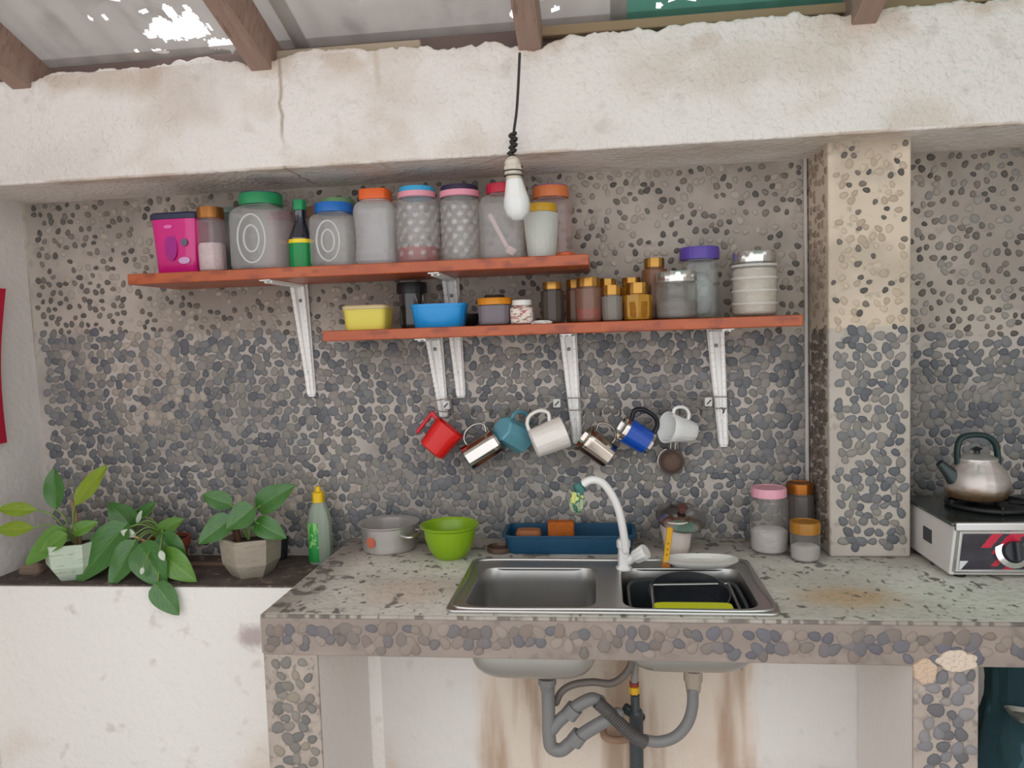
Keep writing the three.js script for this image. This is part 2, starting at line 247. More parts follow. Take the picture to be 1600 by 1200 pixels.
// ---------------------------------------------------------------- counter
const SINK = { x0: -0.332, x1: 0.335, z0: 0.222, z1: 0.577 };
{
  const topMap = paint(2048, 512, (u, v) => {
    const x = CL + u * (1.5 - CL), z = v * FRONT, f = fbm(x * 26, z * 26), h = fbm(x * 70, z * 50, 1), big = fbm(x * 4, z * 5, 2);
    let c = mix([232, 228, 219], [208, 202, 191], ss(0.35, 0.7, big));
    c = mix(c, [220, 226, 212], 0.7 * ss(0.5, 0.75, x) * ss(0.2, 0.5, z));
    c = mix(c, [226, 206, 188], 0.7 * ss(0.16, 0.03, Math.hypot(x + 0.45, (z - 0.45) * 1.2)));
    c = mix(c, [208, 172, 130], 0.75 * ss(0.15, 0.02, Math.hypot((x - 0.5), (z - 0.46) * 1.6) + 0.06 * (f - 0.5)));
    const dirt = sat(0.75 * ss(0.27, 0.05, z + 0.14 * (big - 0.5)) + 0.7 * ss(CL + 0.13, CL, x) + 0.2 * ss(0.3, 0.5, x) * ss(0.35, 0.1, z)), g2 = fbm(x * 95, z * 150, 3), lip = ss(0.575, 0.588, z);
    c = mix(c, [138, 128, 119], dirt * 0.8); c = mix(c, [158, 152, 140], (0.28 + 0.3 * dirt) * ss(0.5, 0.75, g2)); c = mix(c, [226, 222, 212], 0.6 * lip);
    return mix(mix(c, [88, 82, 76], 0.65 * ss(0.74 - 0.22 * dirt, 0.86 - 0.2 * dirt, f)), [96, 91, 84], 0.75 * ss(0.68 - 0.12 * dirt, 0.8 - 0.12 * dirt, h));
  });
  const counter = thing('counter', 'pebble-faced cement counter with worn pale top', 'counter'); structure(counter);
  const s = new THREE.Shape([[CL, 0], [1.5, 0], [1.5, -FRONT], [CL, -FRONT]].map((p) => new THREE.Vector2(...p)));
  s.holes.push(new THREE.Path([[SINK.x0 + 0.02, -SINK.z0 - 0.02], [SINK.x0 + 0.02, -SINK.z1 + 0.008], [SINK.x1 - 0.02, -SINK.z1 + 0.008], [SINK.x1 - 0.02, -SINK.z0 - 0.02]].map((p) => new THREE.Vector2(...p))));
  const slab = new THREE.ExtrudeGeometry(s, { depth: 0.078, bevelEnabled: true, bevelSize: 0.003, bevelThickness: 0.003, bevelSegments: 2 }).rotateX(-Math.PI / 2).translate(0, TOP - 0.081, 0);
  mesh('worktop', planar(slab, 'x', CL, 1.5, 'z', 0, FRONT), mat('#ffffff', 0.8, { map: topMap, ...bumpFor(2.2, 0.59, 0.0012, 0.6) }), counter);
  const fMap = paint(1024, 64, (u, v) => { const x = u * 2.2, y = v * 0.08; return mix(mix([164, 150, 140], [134, 123, 115], fbm(x * 8, y * 20)), [116, 106, 100], 0.5 * ss(0.55, 0.8, fbm(x * 40, y * 40, 1))); });
  const fas = mesh('fascia', planar(box(CL, 1.5, 0.764, 0.843, FRONT - 0.004, FRONT + 0.006, 0.003), 'x', CL, CL + 2.2, 'y', 0.764, 0.843), mat('#ffffff', 0.9, { map: fMap }), counter);
  const brown = ['#84776e', '#8b7f76', '#766d67', '#90847a', '#756f6f', '#6d6a6d', '#988b82', '#80766f'];
  pebbles(fas, { seed: 31, origin: V(0, 0, FRONT + 0.006), eu: V(1, 0, 0), ev: V(0, 1, 0), en: V(0, 0, 1), u0: CL + 0.004, u1: 1.49, v0: 0.765, v1: 0.842, spacing: 0.0245, parts: 300,
    look: (u, v, r) => ({ size: 1.12, density: 0.97, color: pick(r, u > 0.05 && fbm(u * 5, v * 9) > 0.5 ? ['#6f6d73', '#66646a', '#7d7573'] : brown), h: 0.004 }) });
  for (const [x0, x1, seed] of [[CL, -0.6052, 41], [0.5747, 0.692, 42]]) {
    const lm = paint(128, 512, (u, v) => mix(mix([188, 174, 162], [158, 147, 138], fbm(u * 3 + seed, v * 14)), [90, 84, 80], 0.4 * ss(0.55, 0.8, fbm(u * 9, v * 50, 1))));
    const leg = mesh('leg', planar(box(x0, x1, 0, 0.768, FRONT - 0.004, FRONT + 0.004, 0.003), 'x', x0, x1, 'y', 0, 0.77), mat('#ffffff', 0.9, { map: lm }), counter);
    mesh('leg_wall', metric(box(x0 + 0.001, x1 - 0.001, 0, 0.767, LEDGE_Z, FRONT - 0.003, 0.003), 1), mat('#e2dcd8', 0.8, { bumpMap: roughBump, bumpScale: 0.0015 }), leg).userData.label = 'white plastered side of the leg';
    pebbles(leg, { seed, origin: V(0, 0, FRONT + 0.004), eu: V(1, 0, 0), ev: V(0, 1, 0), en: V(0, 0, 1), u0: x0 + 0.002, u1: x1 - 0.002, v0: 0.3, v1: 0.768, spacing: 0.026, parts: 150,
      look: (u, v, r) => ({ size: 0.98, color: pick(r, seed === 41 ? ['#807a73', '#8a847c', '#73706b', '#948a7c', '#7c7873'] : ['#757376', '#817e81', '#8c8788', '#948c86', '#6a676a']), h: 0.0045 }) });
    if (seed === 42) { // crumbled plaster at the head of this leg
      const lump = (cx, cy, w, h, sd) => { const sh = new THREE.Shape(), r = rngOf(sd); const q = []; for (let i = 0; i < 14; i++) { const t = i / 14 * 6.283, k = 0.82 + 0.32 * r(); q.push(new THREE.Vector2(cx + w * k * Math.cos(t), cy + h * k * Math.sin(t))); } q.push(q[0].clone()); sh.setFromPoints(new THREE.SplineCurve(q).getPoints(60));
        return new THREE.ExtrudeGeometry(sh, { depth: 0.004, bevelEnabled: true, bevelSize: 0.004, bevelThickness: 0.004, bevelSegments: 3 }).translate(0, 0, FRONT + 0.004); };
      const a = atZ(1443, 1047, FRONT), b = atZ(1492, 1030, FRONT);
      mesh('plaster_patch', metric(lump(a.x, a.y, 0.019, 0.022, 8), 3), mat('#cdb49c', 0.95, bump), leg);
      mesh('plaster_patch', metric(lump(b.x, b.y, 0.032, 0.017, 9), 3), mat('#d8c6b4', 0.95, bump), leg);
    }
  }
}
// ---------------------------------------------------------------- roof
const SLOPE = 0.34, RAFT_Y = 2.088, roofY = (z) => RAFT_Y + 0.105 + SLOPE * (z - BEAM_Z);
{
  const woodMap = paint(256, 512, (u, v) => mix(mix([172, 144, 130], [146, 120, 108], fbm(u * 24, v * 3)), [112, 84, 74], 0.5 * ss(0.6, 0.8, fbm(u * 40, v * 5, 1))));
  const wood = mat('#ffffff', 0.8, { map: woodMap, bumpMap: roughBump, bumpScale: 0.001 }), dark = mat('#776661', 0.85);
  const L = 2.35, ang = Math.atan(SLOPE);
  for (const [px, py, lab] of [[32, 112, 'rafter over the beam end nearest the side wall'], [408, 105, 'brown timber rafter beside the bright holes in the roof'], [828, 82, 'brown timber rafter above the hanging light bulb'], [1350, 32, 'brown timber rafter over the green roof sheet']]) {
    const x = atZ(px, py, BEAM_Z).x, g = metric(new RoundedBoxGeometry(0.054, 0.095, L, 2, 0.004), 4);
    const m = mesh('rafter', g, wood); m.rotation.x = -ang; m.position.set(x, 0, 0);
    // lower front corner rests on the beam edge
    const c = V(0, -0.0475, L / 2 - (2.25 - BEAM_Z)).applyEuler(m.rotation);
    m.position.set(x, RAFT_Y + SLOPE * ((2.25 + 0.0) / 2 - BEAM_Z - 0.0) + 0.0475 * Math.cos(ang) + 0.0, 2.25 / 2);
    tag(structure(m), lab === 'rafter over the beam end nearest the side wall' ? 'brown timber ' + lab : lab, 'rafter');
  }
  mesh('wall_plate', metric(box(WL, WR, BEAM_T - 0.045, 2.162, 0.03, 0.17, 0.004), 3), dark); structure(scene.children.at(-1), 'dark timber plate lying along the top of the beam', 'timber');
  const bt = mesh('batten', metric(box(-0.13, 1.4, 2.128, 2.152, 0.185, 0.21, 0.004), 3), mat('#a08a6c', 0.8)); tag(structure(bt), 'thin tan batten along the beam top beside the green sheet', 'batten');
  const bt2 = mesh('batten', metric(box(-0.79, -0.42, 2.122, 2.142, 0.19, 0.215, 0.004), 3), mat('#b3a48e', 0.8)); tag(structure(bt2), 'short pale batten on the beam beside the holed sheet', 'batten');
  // corrugated sheets, holes rusted and broken through
  const holes = [];
  const hole = (px, py, w, h, z0) => { let z = z0, q; for (let k = 0; k < 20; k++) { q = atZ(px, py, z); z += (q.y - roofY(z)) / (SLOPE + 0.5); z = Math.min(1.6, Math.max(0.02, z)); } holes.push([q.x, z, w / 2, h / 2]); };
  const spots = [[262, 52, 74, 26], [305, 47, 46, 30], [285, 50, 80, 22], [235, 57, 30, 10], [265, 22, 20, 16], [293, 22, 14, 9], [350, 43, 16, 13], [327, 46, 8, 8], [352, 73, 64, 16], [335, 77, 30, 12], [330, 17, 9, 9], [142, 34, 9, 6], [165, 32, 10, 7], [225, 24, 16, 5], [393, 14, 12, 6], [250, 84, 40, 6], [215, 85, 9, 4], [175, 2, 30, 5], [580, 1, 60, 7], [520, 2, 30, 4], [800, 28, 12, 6], [845, 2, 18, 6], [868, 22, 20, 5], [808, 36, 8, 5]];
  const greenSpots = [[1030, 17, 14, 6], [1075, 9, 30, 5], [1100, 4, 20, 4], [1130, 3, 24, 5], [1050, 12, 14, 3]];
  for (const q of [...spots, ...greenSpots]) hole(q[0], q[1], q[2], q[3], 0.4);
  const inHole = (x, z) => { for (let i = 0; i < holes.length; i++) { const [hx, hz] = holes[i], s = [...spots, ...greenSpots][i], sx = s[2] * 0.00056, sz = s[3] * 0.0015; if (Math.hypot((x - hx) / sx, (z - hz) / sz) < 1 + 0.75 * (fbm(x * 90, z * 90) - 0.5)) return true; } return false; };
  function sheet(x0, x1, z0, z1, lift, material, name, label, dx = 0.004, dz = 0.006) {
    const zs = []; for (let z = z0; z < z1; z += z < 0.9 ? dz : 0.06) zs.push(z); zs.push(z1); const nx = Math.round((x1 - x0) / dx), nzz = zs.length - 1, pos = [], uv = [], idx = [];
    for (let j = 0; j <= nzz; j++) for (let i = 0; i <= nx; i++) { const x = x0 + (x1 - x0) * i / nx, z = zs[j]; pos.push(x, roofY(z) + lift + 0.008 + 0.004 * Math.sin(x * 2 * Math.PI / 0.09), z); uv.push(x, z); }
    for (let j = 0; j < nzz; j++) for (let i = 0; i < nx; i++) { const x = x0 + (x1 - x0) * (i + 0.5) / nx, z = (zs[j] + zs[j + 1]) / 2; if (z < 0.9 && inHole(x, z)) continue; const a = j * (nx + 1) + i, b = a + nx + 1; idx.push(a, b, a + 1, a + 1, b, b + 1); }
    const g = new THREE.BufferGeometry(); g.setAttribute('position', new THREE.Float32BufferAttribute(pos, 3)); g.setAttribute('uv', new THREE.Float32BufferAttribute(uv, 2)); g.setIndex(idx); g.computeVertexNormals();
    structure(mesh(name, g, material), label, 'roof');
  }
  const greyMap = paint(512, 512, (u, v) => mix(mix([200, 195, 190], [172, 166, 162], fbm(u * 6, v * 8)), [138, 132, 130], 0.4 * ss(0.55, 0.8, fbm(u * 12 + 5, v * 10, 2))));
  const grey = mat('#ffffff', 0.45, { map: greyMap, transmission: 0.22, thickness: 0 }), green = mat('#5d9482', 0.5, { transmission: 0.22, thickness: 0 });
  sheet(-2.2, -0.72, -0.25, 2.45, 0, grey, 'roof_sheet', 'grey corrugated roof sheet with bright broken holes');
  sheet(-0.76, 0.08, -0.25, 2.45, 0.004, grey, 'roof_sheet', 'grey corrugated roof sheet above the bulb');
  sheet(0.04, 1.3, -0.25, 2.45, 0.008, green, 'roof_sheet', 'green translucent corrugated roof sheet');
  sheet(1.26, 2.2, -0.25, 2.45, 0.012, grey, 'roof_sheet', 'grey corrugated roof sheet past the green one', 0.012, 0.05);
}
// ---------------------------------------------------------------- shelves and brackets
{
  const woodMap = paint(1024, 128, (u, v) => mix(mix([194, 98, 46], [164, 72, 34], fbm(u * 14, v * 22)), [124, 50, 28], 0.65 * ss(0.52, 0.75, fbm(u * 22 + 4, v * 60, 1))));
  const wood = mat('#ffffff', 0.4, { map: woodMap, clearcoat: 0.25, clearcoatRoughness: 0.4 });
  const shelf = (x0, x1, top, z1, label) => tag(mesh('shelf', metric(box(x0, x1, top - 0.027, top, top < 1.5 ? 0.03 : 0.008, z1, 0.003), 1), wood), label, 'shelf', 'varnished wall shelves');
  shelf(-1.199, -0.025, S1, S1Z, 'upper reddish varnished wooden shelf holding big plastic jars');
  shelf(-0.709, 0.477, S2, S2Z, 'lower reddish varnished wooden shelf holding spice jars');
  const white = mat('#fbfaf7', 0.45), B = 'white pressed metal shelf brackets';
  function bracket(x, yTop, len, arm, label, lean) {
    const t = thing('shelf_bracket', label, 'bracket', [x, yTop, 0.008], B);
    const w0 = 0.026, w1 = 0.012, s = new THREE.Shape([[-w0, 0], [w0 * 0.72, 0], [w0 * 0.72, -len + 0.01], [w0 * 0.72 - 0.004, -len], [w0 * 0.72 - 2 * w1 + 0.004, -len], [w0 * 0.72 - 2 * w1, -len + 0.01]].map((p) => new THREE.Vector2(...p)));
    mesh('wall_plate', new THREE.ExtrudeGeometry(s, { depth: 0.0015, bevelEnabled: true, bevelSize: 0.0012, bevelThickness: 0.0012, bevelSegments: 2 }), white, t);
    const rib = (x0, x1, dz) => { const N = 16, gs = []; for (let i = 0; i < N; i++) { const a = i / N, b = (i + 1) / N, za = 0.004 + dz * Math.pow(1 - a, 1.6), zb = 0.004 + dz * Math.pow(1 - b, 1.6); gs.push(bar([x0 + (x1 - x0) * a, -len * 0.97 * a - 0.004, za], [x0 + (x1 - x0) * b, -len * 0.97 * b - 0.006, zb], 0.011, 0.012, 0.004)); } return join(gs); };
    mesh('ridge', rib(-w0 + 0.007, w0 * 0.72 - 2 * w1 + 0.006, 0.012), white, t); mesh('ridge', rib(w0 * 0.72 - 0.007, w0 * 0.72 - 0.006, 0.012), white, t);
    mesh('arm', join(box(-0.014, 0.014, -0.003, 0, 0, arm, 0.001), box(-0.011, -0.004, -0.008, 0, 0, arm - 0.02, 0.003), box(0.004, 0.011, -0.008, 0, 0, arm - 0.02, 0.003)), white, t);
    for (const k of [0.14, 0.78]) mesh('screw', join(new THREE.SphereGeometry(0.005, 10, 6).scale(1, 1, 0.6).translate(-0.004 + 0.004 * k, -len * k, 0.004), box(-0.008 + 0.004 * k, 0 + 0.004 * k, -len * k - 0.0006, -len * k + 0.0006, 0.005, 0.007, 0)), steel('#8d8a86', 0.4), t);
    t.rotation.z = lean; return t;
  }
  const y1 = S1 - 0.0275, y2 = S2 - 0.0275;
  bracket(-0.836, y1, 0.315, 0.235, 'white metal bracket under the upper shelf below the sauce bottle', 0.03);
  bracket(-0.404, y1, 0.33, 0.235, 'white metal bracket from the upper shelf passing behind the lower one', 0.02);
  bracket(-0.456, y2, 0.22, 0.185, 'white metal bracket above the red mug', 0.035);
  bracket(-0.086, y2, 0.3, 0.185, 'white metal bracket beside the cream mug', 0.02);
  bracket(0.304, y2, 0.315, 0.185, 'white metal bracket nearest the pillar', 0.02);
}
// ---------------------------------------------------------------- jars
const SP = 'clear plastic jars on the upper shelf', SS = 'small spice jars on the lower shelf';
const diamond = (k, a0, a = a0 * 1.7) => (t, y) => a * Math.abs(Math.sin(k * t + y * 130) * Math.sin(k * t - y * 130));
const ribs = (k, a) => (t, y) => a * Math.sin(y * k);
/* o: x [left,right] of the body, lid {x, y:[top,bottom], color}, z depth, base height, n squareness, fill {level px, color} */
function jar(name, label, category, o, group) {
  const cx = (o.x[0] + o.x[1]) / 2, mid = (o.lid.y[1] + (o.bottom ?? 410)) / 2, s = perPx(cx, mid, o.z), c = atZ(cx, mid, o.z);
  const r = (o.x[1] - o.x[0]) / 2 * s, H = atZ(cx, o.lid.y[0], o.z).y - o.base, hl = (o.lid.y[1] - o.lid.y[0]) * s, rl = (o.lid.x[1] - o.lid.x[0]) / 2 * s, hb = H - hl, az = o.az ?? 1;
  const t = thing(name, label, category, [c.x, o.base, o.z], group), nk = Math.min(rl * (o.n > 2 && !o.lid.n ? 0.77 : 0.93), r), sh = o.shoulder ?? 0.14, tp = o.taper ?? 1;
  const prof = [[0, 0.001], [r * 0.8 * tp, 0.001], [r * 0.93 * tp, 0.003], [r * tp, 0.012]];
  const NP = o.disp ? 60 : 24; for (let i = 1; i <= NP; i++) prof.push([r * (tp + (1 - tp) * i / NP) * (1 + (o.belly ?? 0) * Math.sin(i / NP * Math.PI)), 0.012 + (hb * (1 - sh) - 0.012) * i / NP]);
  for (let i = 1; i <= 6; i++) { const a = i / 6 * Math.PI / 2; prof.push([nk + (r - nk) * Math.cos(a), hb * (1 - sh) + (hb * sh - 0.004) * Math.sin(a)]); }
  prof.push([nk, hb + hl * 0.8]);
  const disp = o.disp && ((tt, y) => (y > 0.015 && y < hb * (1 - sh) ? o.disp(tt, y) : 0));
  mesh('body', loft(prof, { n: o.n ?? 2, az, seg: o.disp ? 112 : 72, disp, turn: o.turn ?? 0, sides: o.sides ?? 0, crease: o.disp ? 0.3 : 0.7 }), o.mat ?? clear(), t);
  if (o.fill) { const top = o.fill.h ?? Math.max(0.01, atZ(cx, o.fill.y, o.z).y - o.base), k = 0.955 * tp;
    mesh('contents', loft([[0, 0.004], [r * 0.8 * k, 0.004], [r * k * 0.96, 0.008], [r * k, 0.014], [r * k, top * 0.93], [r * k * 0.9, top], [r * k * 0.4, top * 1.03], [0, top * 1.04]], { n: o.n ?? 2, az, turn: o.turn ?? 0, disp: (tt, y, j) => (j > 3 && j < 7 ? 0.02 * Math.sin(tt * 3) : 0) }), mat(o.fill.color, 0.95, bump), t); }
  const L = o.lid, lm = mat(L.color, L.rough ?? 0.45, L.metal ? { metalness: 0.85 } : {});
  mesh('lid', loft([[nk * 0.99, hb - 0.001], [rl, hb], [rl, hb + hl * 0.85], [rl * 0.965, hb + hl], [rl * 0.85, hb + hl * 1.0], [rl * 0.83, hb + hl * 0.93], [0, hb + hl * 0.93]], { n: L.n ?? 2, az: L.n ? az : 1, seg: 72, turn: o.turn ?? 0, disp: (tt, y, j) => (j === 1 || j === 2 ? 0.012 * Math.sin(tt * 36) : 0) }), lm, t);
  if (L.band) mesh('lid_band', loft([[rl * 1.005, hb - 0.002], [rl * 1.06, hb], [rl * 1.06, hb + hl * 0.5], [rl * 1.005, hb + hl * 0.52]], { seg: 48 }), mat(L.band, 0.5), t);
  if (L.cap) mesh('lid_top', loft([[rl * 0.94, hb + hl * 0.93], [rl * 0.94, hb + hl * 1.08], [0, hb + hl * 1.1]], { seg: 48 }), mat(L.cap, 0.5), t);
  if (o.gems) { const gs = [], rows = 7, n = 11; for (let j = 0; j < rows; j++) for (let i = 0; i < n; i++) { const a = (i + (j % 2) / 2) / n * 6.2832, y = 0.026 + j * (hb * (1 - sh) - 0.04) / (rows - 1); gs.push(new THREE.SphereGeometry(1, 8, 6).scale(0.0022, 0.0075, 0.0085).rotateX(0.35).translate(r * 0.995, 0, 0).rotateY(-a).translate(0, y, 0)); } mesh('embossed_pattern', join(gs), mat('#ffffff', 0.05, { transmission: 0.9, thickness: 0, clearcoat: 1 }), t); }
  if (o.oval) for (const f of [0.62, 0.34]) { const pts = []; for (let i = 0; i < 28; i++) { const a = i / 28 * 6.2832; pts.push([r * f * 0.85 * Math.cos(a), hb * 0.46 + hb * 0.36 * f / 0.62 * Math.sin(a), r * az * 0.985]); } mesh('embossed_oval', tube(pts, 0.0028, { closed: true, seg: 56, rad: 6 }), clear('#eeeeec', 0.2, 0.45), t); }
  return { t, r, hb, hl, c, az, s };
}
const PET = clear('#f4f3f1', 0.14, 0.82), PETpink = clear('#f0e0dc', 0.16, 0.8), FROST = clear('#eef2ec', 0.5, 0.5);
{ // upper shelf, first the things at the back
  jar('storage_jar', 'murky grey-green plastic jar half hidden beside the white powder jar', 'jar', { x: [338, 384], lid: { x: [346, 378], y: [326, 334], color: '#6a7a70' }, z: 0.07, base: S1, n: 4, mat: clear('#8fa39b', 0.5, 0.5), fill: { h: 0.03, color: '#4a5052' } });
  jar('storage_jar', 'pink plastic jar showing behind the big green-lidded jar', 'jar', { x: [416, 462], lid: { x: [420, 458], y: [333, 345], color: '#b02a6d' }, z: 0.048, base: S1, n: 4, az: 0.7, mat: clear('#d8a6ba', 0.5, 0.5) });
  jar('storage_jar', 'brown-lidded jar between the sauce bottle and the blue-lidded jar', 'jar', { x: [477, 505], lid: { x: [479, 505], y: [324, 340], color: '#6e4630' }, z: 0.045, base: S1, mat: clear('#a3897c', 0.4, 0.5), fill: { h: 0.06, color: '#8b6c5c' } });
  jar('storage_jar', 'jar with a pale green lid behind the blue-lidded jar', 'jar', { x: [508, 552], lid: { x: [506, 554], y: [312, 322], color: '#86b07c' }, z: 0.05, base: S1, n: 4, az: 0.7, mat: PET });
  { const o = jar('storage_jar', 'tall jar with a purple and orange lid at the end of the upper shelf', 'jar', { x: [830, 894], lid: { x: [830, 886], y: [293, 310], color: '#d97b45', cap: '#7d4a94' }, z: 0.075, base: S1, n: 5, mat: PETpink }, SP); }
  { // magenta canister
    const c = atZ(288, 380, 0.13), s = perPx(288, 380, 0.13), r = 37 * s, H = atZ(288, 343, 0.13).y - S1, t = thing('storage_canister', 'magenta plastic canister with a dark lid at the shelf end', 'canister', [c.x, S1, 0.13]);
    mesh('body', loft([[0, 0], [r * 0.82, 0], [r * 0.87, 0.004], [r * 0.9, H * 0.3], [r * 0.99, H * 0.97], [r, H]], { n: 6, az: 0.8, seg: 64 }), mat('#d4117f', 0.3, { clearcoat: 0.5 }), t);
    mesh('lid', loft([[r * 0.98, H - 0.006], [r * 1.04, H - 0.005], [r * 1.04, H + 0.007], [r * 0.96, H + 0.012], [0, H + 0.013]], { n: 6, az: 0.8, seg: 64 }), mat('#2c2f4a', 0.5), t);
    const fz = r * 0.8 * 0.935, lab = (x, y, w, h, col, d) => mesh('printed_patch', loft([[0, 0], [w, 0], [w, 0.001], [0, 0.0012]], { ax: 1, az: h / w, seg: 24 }).rotateX(Math.PI / 2 - 0.06).translate(x, y, fz + d), mat(col, 0.5), t);
    lab(-0.008, H * 0.48, 0.017, 0.036, '#a51a86', 0.0015); lab(0.026, H * 0.24, 0.016, 0.009, '#d9a9d2', 0.0); lab(0.03, H * 0.55, 0.009, 0.01, '#5d6573', 0.003); lab(-0.012, H * 0.83, 0.012, 0.005, '#e96fb6', 0.004);
  }
  jar('powder_jar', 'tall glass jar half full of white powder with a copper lid', 'jar', { x: [311, 351], lid: { x: [311, 349], y: [325, 341], color: '#a9713f', metal: 1 }, z: 0.17, base: S1, mat: clear('#faeff1', 0.08, 0.9), shoulder: 0.05, fill: { y: 381, color: '#f6f3ee' } });
  jar('storage_jar', 'biggest square clear jar with a green lid and embossed oval', 'jar', { x: [371, 450], lid: { x: [378, 441], y: [305, 321], color: '#1f8a55', cap: '#23405a' }, z: 0.165, base: S1, n: 5, shoulder: 0.22, oval: 1, mat: PET }, SP);
  { // dark sauce bottle
    const c = atZ(471, 380, 0.17), s = perPx(471, 380, 0.17), t = thing('sauce_bottle', 'dark sauce bottle with green cap and green label', 'bottle', [c.x, S1, 0.17]), yy = (py) => atZ(471, py, 0.17).y - S1, R = 18.5 * s;
    const H = yy(325), sh = yy(360), lt = yy(375);
    mesh('body', loft([[0, 0], [R * 0.9, 0], [R, 0.004], [R, lt], [R * 0.97, lt + 0.006], [R * 0.75, sh], [R * 0.5, sh + 0.016], [R * 0.42, H], [0, H]], { seg: 40 }), mat('#20202c', 0.12, { clearcoat: 1 }), t);
    mesh('cap', loft([[R * 0.44, H - 0.006], [R * 0.52, H - 0.006], [R * 0.52, H + 0.016], [R * 0.46, H + 0.02], [0, H + 0.02]], { seg: 40 }), mat('#1d8f58', 0.5), t);
    const lab = paint(256, 128, (u, v) => { if (v > 0.86) return [245, 214, 20]; const q = Math.hypot((u - 0.75 + 0.02) * 5.2, (v - 0.62) * 3); if (q < 0.55 + 0.18 * fbm(u * 30, v * 20)) return mix([170, 222, 178], [110, 190, 130], fbm(u * 40, v * 30)); if (Math.hypot((u - 0.7) * 9, (v - 0.38) * 8) < 0.35) return [226, 150, 60]; return [12, 140, 70]; });
    mesh('label', loft([[R * 1.012, 0.004], [R * 1.012, lt]], { seg: 48 }), mat('#ffffff', 0.4, { map: lab }), t).userData.label = 'green paper label with a yellow band';
  }
  jar('storage_jar', 'square clear jar with a blue lid and embossed oval', 'jar', { x: [491, 557], lid: { x: [498, 555], y: [319, 333], color: '#1767b8' }, z: 0.16, base: S1, n: 5, shoulder: 0.18, oval: 1, mat: PET }, SP);
  jar('storage_jar', 'waisted clear jar with a square orange lid', 'jar', { x: [557, 621], lid: { x: [566, 612], y: [298, 313], color: '#e2611f', n: 4 }, z: 0.15, base: S1, n: 3.5, shoulder: 0.2, belly: -0.07, disp: ribs(260, 0.008), mat: clear('#f4f4f4', 0.16, 0.72) }, SP);
  jar('storage_jar', 'diamond-patterned jar with a light blue lid and red contents', 'jar', { x: [621, 686], lid: { x: [623, 677], y: [294, 309], color: '#3aa7d8', band: '#e39aa8' }, z: 0.15, base: S1, gems: 1, mat: PET, shoulder: 0.1, fill: { y: 387, color: '#c22a1c' } }, SP);
  jar('storage_jar', 'empty diamond-patterned jar with a dark purple and pink lid', 'jar', { x: [690, 750], lid: { x: [688, 746], y: [292, 308], color: '#2d2140', band: '#e597a9' }, z: 0.15, base: S1, gems: 1, mat: PET, shoulder: 0.1 }, SP);
  { const o = jar('storage_jar', 'clear jar with a red lid holding a pale scoop', 'jar', { x: [751, 820], lid: { x: [757, 804], y: [289, 303], color: '#c41e3c' }, z: 0.15, base: S1, n: 4, shoulder: 0.2, mat: PET }, SP);
    const sc = thing('scoop', 'pale pink plastic scoop leaning inside the red-lidded jar', 'scoop', [o.c.x, S1 + 0.012, 0.15]);
    mesh('handle', bar([-0.03, 0.105, 0.02], [0.012, 0.02, 0.015], 0.011, 0.006), mat('#e3c9c6', 0.5), sc); mesh('bowl', loft([[0, 0], [0.014, 0.002], [0.017, 0.02], [0.016, 0.02], [0.013, 0.004], [0, 0.003]], { seg: 20 }).rotateZ(-0.5).translate(0.016, 0.002, 0.012), mat('#e3c9c6', 0.5), sc); }
  jar('storage_jar', 'small frosted barrel jar with a yellow lid', 'jar', { x: [819, 873], lid: { x: [824, 874], y: [320, 332], color: '#c99a1f' }, z: 0.18, base: S1, taper: 0.82, shoulder: 0.04, belly: 0.03, mat: FROST });
  { const c = atZ(884, 388, 0.16), t = thing('jar_lid', 'loose orange lid lying at the end of the upper shelf', 'lid', [c.x, S1, 0.17]); mesh('rim', loft([[0, 0], [0.022, 0], [0.023, 0.002], [0.022, 0.011], [0.019, 0.013], [0, 0.013]], { seg: 40, disp: (tt, y, j) => (j > 1 && j < 4 ? 0.012 * Math.sin(tt * 30) : 0) }), mat('#d8622c', 0.5), t); }
}
